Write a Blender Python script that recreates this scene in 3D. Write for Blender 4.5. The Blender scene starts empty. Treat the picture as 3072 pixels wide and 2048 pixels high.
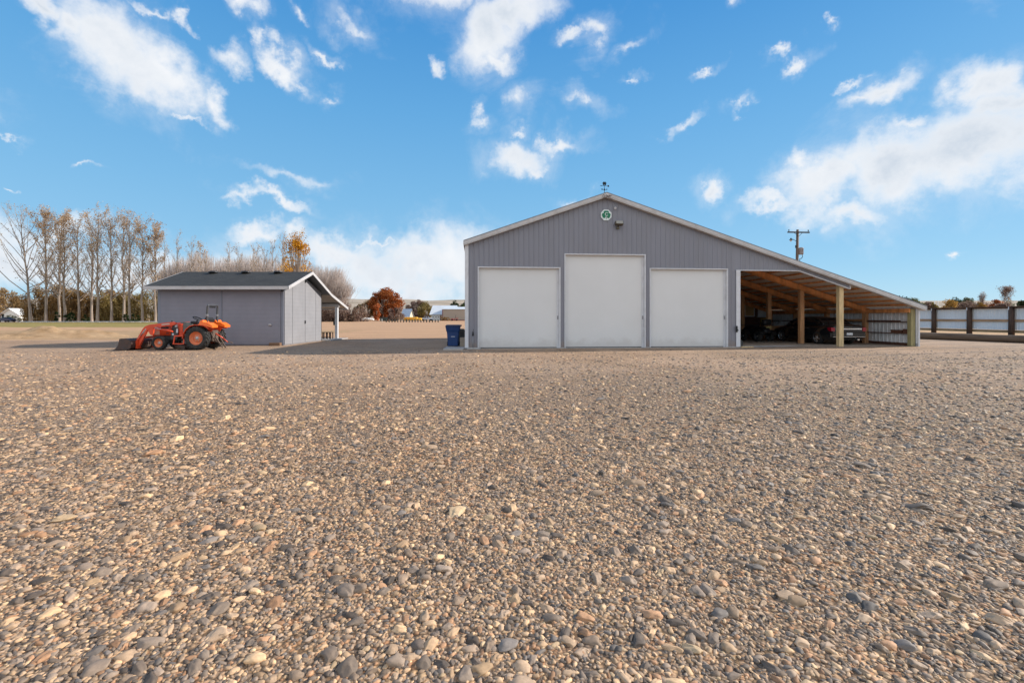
SUN_E, SKY_S, EXPO = 4.2, .12, 0.55
SKY_SAT, SKY_V = 1.1, 1.0
FILL_BANK = 2.1
STONE_K = .98
import bpy, math, random
import numpy as np
from mathutils import Vector, Matrix, noise as mn

scene = bpy.context.scene
COL = scene.collection
R = math.radians
F, CX, HY, CH = 1365.0, 1536.0, 952.0, 1.42     # focal length, centre column, horizon row (photo pixels), eye height


def at(px, py, Y):
    """world point at distance Y that the photo shows at (px, py)"""
    return Vector(((px - CX) / F * Y, Y, CH + (HY - py) / F * Y))


def gx(px, Y):
    return (px - CX) / F * Y


# ------------------------------------------------------------------ mesh builder
class MB:
    def __init__(self):
        self.v = []
        self.f = []
        self.sm = []

    def add(self, vs, fs, smooth=False):
        o = len(self.v)
        self.v.extend([tuple(p) for p in vs])
        self.f.extend([tuple(i + o for i in f) for f in fs])
        self.sm.extend([smooth] * len(fs))
        return self

    def box(self, x0, x1, y0, y1, z0, z1, M=None):
        vs = [Vector(p) for p in ((x0, y0, z0), (x1, y0, z0), (x1, y1, z0), (x0, y1, z0),
                                  (x0, y0, z1), (x1, y0, z1), (x1, y1, z1), (x0, y1, z1))]
        if M is not None:
            vs = [M @ p for p in vs]
        return self.add(vs, [(0, 3, 2, 1), (4, 5, 6, 7), (0, 1, 5, 4), (1, 2, 6, 5), (2, 3, 7, 6), (3, 0, 4, 7)])

    def cbox(self, x0, x1, y0, y1, z0, z1, b=0.02, M=None):
        """box with chamfered vertical and horizontal edges"""
        b = min(b, (x1 - x0) * .45, (y1 - y0) * .45, (z1 - z0) * .45)
        def ring(z, i):
            return [(x0 + i, y0 + b, z), (x0 + b, y0 + i, z), (x1 - b, y0 + i, z), (x1 - i, y0 + b, z),
                    (x1 - i, y1 - b, z), (x1 - b, y1 - i, z), (x0 + b, y1 - i, z), (x0 + i, y1 - b, z)]
        def ringb(z):
            c = b * 1.0
            return [(x0 + c, y0 + b, z), (x0 + b, y0 + c, z), (x1 - b, y0 + c, z), (x1 - c, y0 + b, z),
                    (x1 - c, y1 - b, z), (x1 - b, y1 - c, z), (x0 + b, y1 - c, z), (x0 + c, y1 - b, z)]
        rs = [ring(z0, b * .8), ring(z0 + b, 0), ring(z1 - b, 0), ring(z1, b * .8)]
        vs = [Vector(p) for r in rs for p in r]
        if M is not None:
            vs = [M @ p for p in vs]
        fs = []
        for k in range(3):
            for i in range(8):
                j = (i + 1) % 8
                fs.append((k * 8 + i, k * 8 + j, k * 8 + 8 + j, k * 8 + 8 + i))
        fs.append(tuple(reversed(range(8))))
        fs.append(tuple(range(24, 32)))
        return self.add(vs, fs)

    def prism(self, poly, y0, y1, axis='y', M=None, smooth=False):
        """poly: list of 2D points; extruded along axis"""
        n = len(poly)
        def mk(p, t):
            if axis == 'y':
                return Vector((p[0], t, p[1]))
            if axis == 'x':
                return Vector((t, p[0], p[1]))
            return Vector((p[0], p[1], t))
        vs = [mk(p, y0) for p in poly] + [mk(p, y1) for p in poly]
        if M is not None:
            vs = [M @ p for p in vs]
        fs = [tuple(range(n)), tuple(reversed(range(n, 2 * n)))]
        self.add(vs, fs)
        self.add(vs, [((i + 1) % n, i, n + i, n + (i + 1) % n) for i in range(n)], smooth)
        return self

    def tube(self, pts, rad, n=8, cap=True, smooth=True, M=None):
        pts = [Vector(p) for p in pts]
        if not hasattr(rad, '__len__'):
            rad = [rad] * len(pts)
        vs, fs = [], []
        prev = None
        for i, p in enumerate(pts):
            a = pts[max(i - 1, 0)]
            b = pts[min(i + 1, len(pts) - 1)]
            d = (b - a)
            if d.length < 1e-9:
                d = Vector((0, 0, 1))
            d.normalize()
            if prev is None:
                u = d.cross(Vector((0, 0, 1)))
                if u.length < .05:
                    u = d.cross(Vector((0, 1, 0)))
            else:
                u = prev - d * prev.dot(d)
            u.normalize()
            prev = u
            w = d.cross(u)
            for k in range(n):
                t = 2 * math.pi * k / n
                vs.append(p + (u * math.cos(t) + w * math.sin(t)) * rad[i])
        if M is not None:
            vs = [M @ p for p in vs]
        for i in range(len(pts) - 1):
            for k in range(n):
                j = (k + 1) % n
                fs.append((i * n + k, i * n + j, i * n + n + j, i * n + n + k))
        self.add(vs, fs, smooth)
        if cap:
            m = len(pts) - 1
            self.add(vs[:n], [tuple(reversed(range(n)))])
            self.add(vs[m * n:], [tuple(range(n))])
        return self

    def bar(self, a, b, w, h, up=(0, 0, 1), M=None):
        """rectangular bar from a to b, w across, h along up"""
        a, b = Vector(a), Vector(b)
        d = (b - a).normalized()
        s = d.cross(Vector(up)).normalized()
        t = s.cross(d).normalized()
        vs = []
        for p in (a, b):
            for i, j in ((-1, -1), (1, -1), (1, 1), (-1, 1)):
                vs.append(p + s * (w / 2 * i) + t * (h / 2 * j))
        if M is not None:
            vs = [M @ p for p in vs]
        return self.add(vs, [(0, 3, 2, 1), (4, 5, 6, 7), (0, 1, 5, 4), (1, 2, 6, 5), (2, 3, 7, 6), (3, 0, 4, 7)])

    def lathe(self, prof, n=24, M=None, smooth=True, close=False):
        """prof: (r, h) list revolved round local z; M places it"""
        vs, fs = [], []
        m = len(prof)
        for k in range(n):
            t = 2 * math.pi * k / n
            for r, h in prof:
                vs.append(Vector((r * math.cos(t), r * math.sin(t), h)))
        if M is not None:
            vs = [M @ p for p in vs]
        rng = m if close else m - 1
        for k in range(n):
            k2 = (k + 1) % n
            for i in range(rng):
                i2 = (i + 1) % m
                fs.append((k * m + i, k2 * m + i, k2 * m + i2, k * m + i2))
        return self.add(vs, fs, smooth)

    def loft(self, rings, smooth=True, cap=True, closed=True):
        n = len(rings[0])
        vs = [Vector(p) for r in rings for p in r]
        fs = []
        for i in range(len(rings) - 1):
            for k in range(n if closed else n - 1):
                j = (k + 1) % n
                fs.append((i * n + k, i * n + j, i * n + n + j, i * n + n + k))
        self.add(vs, fs, smooth)
        if cap:
            self.add(vs[:n], [tuple(reversed(range(n)))])
            self.add(vs[-n:], [tuple(range(n))])
        return self

    def build(self, name, mat, parent=None, loc=(0, 0, 0), rot=(0, 0, 0), bevel=0, fix=True):
        me = bpy.data.meshes.new(name)
        me.from_pydata(self.v, [], self.f)
        me.polygons.foreach_set('use_smooth', self.sm)
        if isinstance(mat, (list, tuple)):
            for m in mat:
                me.materials.append(m)
        else:
            me.materials.append(mat)
        if fix and len(self.f) < 60000:
            import bmesh
            bm = bmesh.new()
            bm.from_mesh(me)
            bmesh.ops.remove_doubles(bm, verts=bm.verts, dist=1e-5)
            bmesh.ops.recalc_face_normals(bm, faces=bm.faces)
            bm.to_mesh(me)
            bm.free()
        me.update()
        o = bpy.data.objects.new(name, me)
        COL.objects.link(o)
        o.location = loc
        o.rotation_euler = rot
        if parent is not None:
            o.parent = parent
        if bevel:
            b = o.modifiers.new('bevel', 'BEVEL')
            b.width = bevel
            b.segments = 2
            b.limit_method = 'ANGLE'
        return o


def split_build(mb, name, mat, parent):
    """one object for every connected piece of the builder"""
    par = list(range(len(mb.v)))

    def find(a):
        while par[a] != a:
            par[a] = par[par[a]]
            a = par[a]
        return a
    for f in mb.f:
        for i in f[1:]:
            par[find(i)] = find(f[0])
    groups = {}
    for k, f in enumerate(mb.f):
        groups.setdefault(find(f[0]), []).append(k)
    out = []
    for g in groups.values():
        m2 = MB()
        mp = {}
        for k in g:
            for i in mb.f[k]:
                if i not in mp:
                    mp[i] = len(m2.v)
                    m2.v.append(mb.v[i])
            m2.f.append(tuple(mp[i] for i in mb.f[k]))
            m2.sm.append(mb.sm[k])
        out.append(m2.build(name, mat, parent))
    return out


def tag(o, label=None, cat=None, group=None, kind=None):
    if label:
        o['label'] = label
    if cat:
        o['category'] = cat
    if group:
        o['group'] = group
    if kind:
        o['kind'] = kind
    return o


def thing(name, loc, label, cat, rz=0.0, group=None):
    o = bpy.data.objects.new(name, None)
    o.empty_display_size = .2
    COL.objects.link(o)
    o.location = loc
    o.rotation_euler = (0, 0, rz)
    return tag(o, label, cat, group)


def copy_tree(o, parent=None):
    c = o.copy()
    COL.objects.link(c)
    c.parent = parent
    for ch in list(o.children):
        copy_tree(ch, c)
    return c


# ------------------------------------------------------------------ materials
def lin(c):
    if isinstance(c, str):
        c = [int(c[i:i + 2], 16) for i in (0, 2, 4)]
        c = [x / 255 for x in c]
        return tuple(((x + .055) / 1.055) ** 2.4 if x > .04045 else x / 12.92 for x in c)
    return tuple(c)


class NT:
    """small helper around a node tree"""
    def __init__(self, nt):
        self.nt = nt
        self.n = nt.nodes
        self.l = nt.links

    def node(self, t, **kw):
        nd = self.n.new(t)
        for k, v in kw.items():
            if k == 'inp':
                for kk, vv in v.items():
                    s = nd.inputs[kk]
                    if hasattr(vv, 'is_output') or isinstance(vv, bpy.types.NodeSocket):
                        self.l.new(vv, s)
                    else:
                        s.default_value = vv
            else:
                setattr(nd, k, v)
        return nd

    def math(self, op, a, b=None, c=None, clamp=False):
        nd = self.n.new('ShaderNodeMath')
        nd.operation = op
        nd.use_clamp = clamp
        for i, v in enumerate((a, b, c)):
            if v is None:
                continue
            if isinstance(v, bpy.types.NodeSocket):
                self.l.new(v, nd.inputs[i])
            else:
                nd.inputs[i].default_value = v
        return nd.outputs[0]

    def mix(self, f, a, b, mode='MIX'):
        nd = self.n.new('ShaderNodeMix')
        nd.data_type = 'RGBA'
        nd.blend_type = mode
        for i, v in ((0, f), (6, a), (7, b)):
            if isinstance(v, bpy.types.NodeSocket):
                self.l.new(v, nd.inputs[i])
            else:
                if i == 0:
                    nd.inputs[0].default_value = v
                else:
                    nd.inputs[i].default_value = tuple(v) + (1,) if len(v) == 3 else v
        return nd.outputs[2]

    def ramp(self, fac, stops, interp='LINEAR'):
        nd = self.n.new('ShaderNodeValToRGB')
        cr = nd.color_ramp
        cr.interpolation = interp
        while len(cr.elements) < len(stops):
            cr.elements.new(.5)
        for e, (p, c) in zip(cr.elements, stops):
            e.position = p
            if not hasattr(c, '__len__'):
                c = (c, c, c)
            e.color = tuple(c) + (1,)
        self.l.new(fac, nd.inputs[0])
        return nd.outputs[0]

    def noise(self, vec, scale, detail=4, rough=.55, dist=0.0):
        nd = self.n.new('ShaderNodeTexNoise')
        nd.inputs['Scale'].default_value = scale
        nd.inputs['Detail'].default_value = detail
        nd.inputs['Roughness'].default_value = rough
        nd.inputs['Distortion'].default_value = dist
        if vec is not None:
            self.l.new(vec, nd.inputs['Vector'])
        return nd


def new_mat(name):
    m = bpy.data.materials.new(name)
    m.use_nodes = True
    nt = m.node_tree
    for nd in list(nt.nodes):
        nt.nodes.remove(nd)
    t = NT(nt)
    out = t.node('ShaderNodeOutputMaterial')
    p = t.node('ShaderNodeBsdfPrincipled')
    t.l.new(p.outputs[0], out.inputs[0])
    return m, t, p, out


MATS = {}


def M(name, col, rough=.6, metal=0.0, var=.12, scale=6.0, bump=0.0, bscale=60.0, stretch=(1, 1, 1), spec=.4, dirt=None,
      coat=0.0, splash=0.0):
    """paint, wood, metal: base colour broken up by noise, light bump"""
    if name in MATS:
        return MATS[name]
    m, t, p, out = new_mat(name)
    c = lin(col)
    tc = t.node('ShaderNodeTexCoord')
    mp = t.node('ShaderNodeMapping', inp={'Vector': tc.outputs['Object'], 'Scale': stretch})
    n1 = t.noise(mp.outputs[0], scale, 5, .6)
    lo = tuple(x * (1 - var) for x in c)
    hi = tuple(min(1, x * (1 + var)) for x in c)
    colr = t.ramp(n1.outputs[0], [(.3, lo), (.7, hi)])
    if dirt:
        dc, amt, ds = dirt
        n3 = t.noise(mp.outputs[0], ds, 6, .65)
        f = t.math('MULTIPLY', t.ramp(n3.outputs[0], [(.45, 0), (.7, 1)]), amt)
        colr = t.mix(f, colr, lin(dc))
    if splash:
        sz = t.node('ShaderNodeSeparateXYZ', inp={0: tc.outputs['Object']})
        n4 = t.noise(tc.outputs['Object'], 2.5, 6, .7)
        hh = t.math('ADD', sz.outputs[2], t.math('MULTIPLY_ADD', n4.outputs[0], -.9, .35))
        f4 = t.node('ShaderNodeMapRange', interpolation_type='SMOOTHSTEP', inp={0: hh, 1: .45, 2: 0.0, 3: 0.0, 4: splash}).outputs[0]
        colr = t.mix(f4, colr, lin('8a7460'))
    t.l.new(colr, p.inputs['Base Color'])
    rr = t.math('MULTIPLY_ADD', n1.outputs[0], .2, rough - .1)
    t.l.new(rr, p.inputs['Roughness'])
    p.inputs['Metallic'].default_value = metal
    p.inputs['Specular IOR Level'].default_value = spec
    if coat:
        p.inputs['Coat Weight'].default_value = coat
        p.inputs['Coat Roughness'].default_value = .08
    if bump:
        n2 = t.noise(mp.outputs[0], bscale, 4, .6)
        b = t.node('ShaderNodeBump', inp={'Strength': bump, 'Distance': .01, 'Height': n2.outputs[0]})
        t.l.new(b.outputs[0], p.inputs['Normal'])
    MATS[name] = m
    return m


def M_leaf(name, cols, trans=.35, scale=.5):
    """leaf faces: colour by leaf and by clump"""
    if name in MATS:
        return MATS[name]
    m, t, p, out = new_mat(name)
    g = t.node('ShaderNodeNewGeometry')
    tc = t.node('ShaderNodeTexCoord')
    n1 = t.noise(tc.outputs['Object'], scale, 3, .5)
    f = t.math('ADD', t.math('MULTIPLY', g.outputs['Random Per Island'], .6),
               t.math('MULTIPLY_ADD', n1.outputs[0], 1.3, -.45), clamp=True)
    k = len(cols)
    colr = t.ramp(f, [(.08 + .84 * i / max(1, k - 1), lin(c)) for i, c in enumerate(cols)])
    t.l.new(colr, p.inputs['Base Color'])
    p.inputs['Roughness'].default_value = .8
    p.inputs['Specular IOR Level'].default_value = .15
    tr = t.node('ShaderNodeBsdfTranslucent', inp={'Color': colr})
    mx = t.node('ShaderNodeMixShader', inp={0: trans})
    t.l.new(p.outputs[0], mx.inputs[1])
    t.l.new(tr.outputs[0], mx.inputs[2])
    t.l.new(mx.outputs[0], out.inputs[0])
    MATS[name] = m
    return m


def M_glass_dark(name='dark_glass', col='101418'):
    if name in MATS:
        return MATS[name]
    m, t, p, out = new_mat(name)
    tc = t.node('ShaderNodeTexCoord')
    n1 = t.noise(tc.outputs['Object'], 2, 2)
    t.l.new(t.ramp(n1.outputs[0], [(.3, lin(col)), (.7, tuple(x * 1.3 for x in lin(col)))]), p.inputs['Base Color'])
    p.inputs['Roughness'].default_value = .06
    p.inputs['Specular IOR Level'].default_value = .6
    MATS[name] = m
    return m
# ------------------------------------------------------------------ camera
cam_d = bpy.data.cameras.new('camera')
cam_d.sensor_width = 36
cam_d.lens = F / 3072 * 36
cam_d.shift_y = -(1024 - HY) / 3072
cam_d.clip_start = .05
cam_d.clip_end = 12000
cam = bpy.data.objects.new('camera', cam_d)
cam.location = (0, 0, CH)
cam.rotation_euler = (R(90), 0, 0)
COL.objects.link(cam)
scene.camera = cam

# ------------------------------------------------------------------ sun and sky
SUN_AZ, SUN_EL = 16.0, 29.0          # degrees from +X towards +Y, elevation
sdir = Vector((math.cos(R(SUN_AZ)) * math.cos(R(SUN_EL)), math.sin(R(SUN_AZ)) * math.cos(R(SUN_EL)), math.sin(R(SUN_EL))))
sl = bpy.data.lights.new('sun', 'SUN')
sl.energy = SUN_E
sl.angle = R(.53)
sl.color = (1.0, .93, .84)
so = bpy.data.objects.new('sun', sl)
so.rotation_euler = sdir.to_track_quat('Z', 'Y').to_euler()
so.location = (20, 5, 30)
COL.objects.link(so)

world = bpy.data.worlds.new('World')
scene.world = world
world.use_nodes = True
wt = world.node_tree
for nd in list(wt.nodes):
    wt.nodes.remove(nd)
t = NT(wt)
wout = t.node('ShaderNodeOutputWorld')
bg = t.node('ShaderNodeBackground')
bg.inputs[1].default_value = SKY_S
t.l.new(bg.outputs[0], wout.inputs[0])
sky = t.node('ShaderNodeTexSky')
sky.sky_type = 'NISHITA'
sky.sun_disc = False
sky.sun_elevation = R(SUN_EL)
sky.sun_rotation = R(90 - SUN_AZ)
sky.altitude = 700
sky.air_density = 1.0
sky.dust_density = 0.3
sky.ozone_density = 2.0
tc = t.node('ShaderNodeTexCoord')
dirv = tc.outputs['Generated']
sx = t.node('ShaderNodeSeparateXYZ', inp={0: dirv})
X, Y, Z = sx.outputs
az = t.math('ARCTAN2', X, Y)
el = t.math('ARCSINE', Z)
# wobble of the cloud coordinates
wn = t.noise(dirv, 5.0, 7, .6)
wn2 = t.noise(dirv, 17.0, 5, .6)
wsub = t.node('ShaderNodeVectorMath', operation='SUBTRACT', inp={0: wn.outputs['Color'], 1: (.5, .5, .5)})
wsc = t.node('ShaderNodeVectorMath', operation='SCALE', inp={0: wsub.outputs[0], 'Scale': .20})
wsub2 = t.node('ShaderNodeVectorMath', operation='SUBTRACT', inp={0: wn2.outputs['Color'], 1: (.5, .5, .5)})
wsc2 = t.node('ShaderNodeVectorMath', operation='SCALE', inp={0: wsub2.outputs[0], 'Scale': .07})
cv = t.node('ShaderNodeCombineXYZ', inp={0: az, 1: el, 2: 0.0})
cva = t.node('ShaderNodeVectorMath', operation='ADD', inp={0: cv.outputs[0], 1: wsc.outputs[0]})
cvb = t.node('ShaderNodeVectorMath', operation='ADD', inp={0: cva.outputs[0], 1: wsc2.outputs[0]})
flat0 = t.node('ShaderNodeVectorMath', operation='MULTIPLY', inp={0: cvb.outputs[0], 1: (1, 1, 0)})
flat = t.node('ShaderNodeVectorMath', operation='ADD', inp={0: flat0.outputs[0], 1: (0, 0, 1)}).outputs[0]


def ang(px, py):
    x, z = (px - CX) / F, (HY - py) / F
    return math.atan2(x, 1), math.atan2(z, math.hypot(1, x))


# clouds: centre, half sizes, tilt (degrees, rising to the right), weight
CL = [(100, 38, 62, 34, -38, 1), (185, 105, 70, 42, -38, 1), (290, 150, 120, 66, -28, 1.2), (385, 195, 90, 56, -30, 1.2),
      (480, 225, 45, 34, -55, .85), (430, 282, 50, 12, -10, .5),
      (565, 12, 55, 28, -10, .85), (545, 135, 52, 34, 10, .62), (610, 95, 40, 18, -50, .5), (668, 142, 52, 24, -30, .95),
      (440, 68, 34, 16, -40, .6), (385, 55, 60, 14, -15, .4), (763, 124, 36, 12, -25, .6), (765, 238, 22, 30, -60, .4),
      (710, 30, 30, 24, 0, .35),
      (1185, 30, 95, 50, 15, 1.1), (1130, 95, 85, 55, 45, 1.1), (1150, 150, 48, 28, 0, .95), (995, 162, 18, 30, 0, .75),
      (1385, 55, 40, 30, 45, .85), (1350, 82, 40, 18, 10, .7), (1225, 250, 52, 42, 0, .6), (1375, 235, 50, 24, -20, .5),
      (1100, 300, 34, 24, 20, .5), (1190, 385, 58, 34, -10, .95), (1225, 410, 30, 24, 0, .7), (1290, 350, 70, 20, 20, .75),
      (1210, 320, 40, 14, 0, .4),
      (1832, 136, 52, 15, 35, .75), (1620, 176, 42, 10, 25, .55), (2040, 205, 108, 30, 24, .95), (1985, 232, 50, 16, 10, .75),
      (1965, 185, 50, 14, 30, .45),
      (2300, 180, 75, 62, 25, 1.05), (2330, 250, 60, 60, 0, 1.0), (2090, 378, 185, 72, 6, 1.2), (2270, 350, 130, 85, 0, 1.2),
      (1900, 430, 130, 50, 20, 1.15), (1960, 492, 105, 34, 5, .95), (1760, 490, 80, 24, 10, .7), (1633, 455, 28, 24, 0, .8),
      (1850, 395, 50, 34, 10, .8), (2130, 280, 110, 22, 18, .6), (2195, 618, 18, 9, 10, .75), (1672, 26, 20, 22, 0, .55),
      (1878, 34, 20, 18, 0, .55), (1485, 158, 26, 10, 0, .3),
      (605, 455, 110, 16, -14, .75), (520, 440, 50, 20, 10, .5), (560, 525, 70, 26, 15, .7), (650, 520, 50, 24, 0, .55),
      (770, 560, 130, 34, -8, .85), (930, 600, 200, 60, 0, 1.0), (900, 680, 260, 60, 0, 1.0), (1040, 620, 140, 70, 0, .95),
      (60, 590, 150, 75, 0, .9), (300, 620, 200, 60, 0, .85), (540, 620, 160, 60, 0, .85), (870, 545, 100, 12, 0, .55),
      (215, 388, 55, 10, 0, .45), (150, 520, 260, 30, 0, .3), (640, 400, 160, 26, -8, .3), (1300, 470, 60, 18, 20, .25), (1560, 300, 70, 20, 30, .2), (1700, 250, 60, 16, 30, .25), (820, 60, 70, 26, -30, .25), (700, 190, 80, 20, -40, .3), (1480, 80, 60, 20, 30, .25), (20, 300, 40, 10, -10, .4), (10, 412, 30, 10, -10, .4),
      (-120, 260, 90, 60, 20, 1), (2480, 260, 120, 90, 20, 1), (2600, 420, 160, 50, 10, 1), (-260, 420, 160, 40, 0, .9),
      (700, -120, 140, 50, -20, 1), (1700, -160, 150, 60, 20, 1), (1100, -90, 200, 60, 10, 1), (2200, -120, 120, 60, 0, .9)]
acc = None
for (x, y, rx, ry, rot, w) in CL:
    k = 2048 / 1568
    x, y, rx, ry = x * k, y * k, rx * k * 1.22, ry * k * 1.3
    c0 = ang(x, y)
    ca, sa = math.cos(R(rot)), math.sin(R(rot))
    a1, a0 = ang(x + rx * ca, y - rx * sa), ang(x - rx * ca, y + rx * sa)
    b1, b0 = ang(x + ry * sa, y + ry * ca), ang(x - ry * sa, y - ry * ca)
    L1 = math.hypot(a1[0] - a0[0], a1[1] - a0[1]) / 2
    L2 = math.hypot(b1[0] - b0[0], b1[1] - b0[1]) / 2
    rr = math.atan2(a1[1] - a0[1], a1[0] - a0[0])
    cr_, sr_ = math.cos(rr), math.sin(rr)
    A_ = (cr_ / L1, sr_ / L1, -(c0[0] * cr_ + c0[1] * sr_) / L1)
    B_ = (-sr_ / L2, cr_ / L2, (c0[0] * sr_ - c0[1] * cr_) / L2)
    e1 = t.node('ShaderNodeVectorMath', operation='DOT_PRODUCT', inp={0: flat, 1: A_}).outputs['Value']
    e2 = t.node('ShaderNodeVectorMath', operation='DOT_PRODUCT', inp={0: flat, 1: B_}).outputs['Value']
    q_ = t.math('MULTIPLY_ADD', e1, e1, t.math('MULTIPLY', e2, e2))
    d = t.math('SUBTRACT', .42 + .75 * w, t.math('SQRT', q_))
    acc = d if acc is None else t.math('SMOOTH_MAX', acc, d, .12)
# clouds elsewhere in the sky (behind the viewer)
gn = t.noise(dirv, 2.3, 6, .6)
behind = t.node('ShaderNodeMapRange', inp={0: Y, 1: .1, 2: -.25, 3: -3.0, 4: 0.0})
gb = t.math('ADD', t.math('MULTIPLY_ADD', gn.outputs[0], 5.0, -2.2), behind.outputs[0])
acc = t.math('MAXIMUM', acc, gb)
fn = t.noise(dirv, 11.0, 9, .62)
fsub = t.math('MULTIPLY_ADD', fn.outputs[0], 1.45, -.68)
dens0 = t.math('ADD', acc, fsub)
dens = t.node('ShaderNodeMapRange', interpolation_type='SMOOTHSTEP', inp={0: dens0, 1: -.05, 2: 1.05, 3: 0.0, 4: 1.0}).outputs[0]
vn = t.noise(dirv, 4.5, 8, .68, .6)
veil = t.node('ShaderNodeMapRange', interpolation_type='SMOOTHSTEP', inp={0: t.math('ADD', t.math('MULTIPLY', acc, .8), t.math('MULTIPLY_ADD', vn.outputs[0], 3.4, -1.6)), 1: -.25, 2: 1.5, 3: 0.0, 4: .42}).outputs[0]
dens = t.math('MAXIMUM', dens, veil)
# cloud colour: bright, a little greyer where thick and towards the underside
sn = t.noise(dirv, 6.0, 6, .6)
thick = t.node('ShaderNodeMapRange', inp={0: dens0, 1: .6, 2: 1.5, 3: 0.0, 4: 1.0}).outputs[0]
shade = t.math('MULTIPLY', thick, t.ramp(sn.outputs[0], [(.38, 0), (.62, 1)]), clamp=True)
K = 1.0 / SKY_S / (2 ** EXPO)
ccol0 = t.mix(shade, tuple(x * K for x in (.93, .95, .98)), tuple(x * K for x in (.60, .68, .78)))
# unseen, extra bright cloud bank behind the viewer, added as fill light
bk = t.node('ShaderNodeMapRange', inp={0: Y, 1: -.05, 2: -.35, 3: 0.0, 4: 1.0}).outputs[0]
ccol = t.mix(bk, ccol0, tuple(x * K * FILL_BANK for x in (1.0, .95, .87)))
# sky itself: physical sky evened out towards the photographed blue
hs = t.node('ShaderNodeHueSaturation', inp={'Saturation': SKY_SAT, 'Value': SKY_V, 'Color': sky.outputs[0]})
zr = t.ramp(Z, [(0.0, lin('a9d4ee')), (.10, lin('93c9ec')), (.25, lin('7dbce9')), (.40, lin('66ade4')), (.56, lin('4897da')), (.90, lin('3478c2'))])
zk = t.node('ShaderNodeVectorMath', operation='SCALE', inp={0: zr, 'Scale': K})
skc = t.mix(.90, hs.outputs[0], zk.outputs[0])
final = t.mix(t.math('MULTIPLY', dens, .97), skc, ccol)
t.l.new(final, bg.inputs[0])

scene.view_settings.view_transform = 'Standard'
scene.view_settings.look = 'None'
scene.view_settings.gamma = 1
scene.view_settings.exposure = EXPO
scene.render.engine = 'CYCLES'
scene.cycles.max_bounces = 8
scene.cycles.use_denoising = True

world.cycles.sampling_method = 'MANUAL'
world.cycles.sample_map_resolution = 256
# ------------------------------------------------------------------ ground materials
PAL = [(0.0, lin('625c56')), (.09, lin('7d756c')), (.20, lin('9a8c7c')), (.34, lin('ab9983')), (.50, lin('b8a286')),
       (.62, lin('8f857a')), (.72, lin('a98a6e')), (.81, lin('c4ad8d')), (.90, lin('73716f')), (.98, lin('c6b495'))]
PAL = [(p, (c[0] * STONE_K * 1.05, c[1] * STONE_K * .95, c[2] * STONE_K * .885)) for p, c in PAL]


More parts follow.
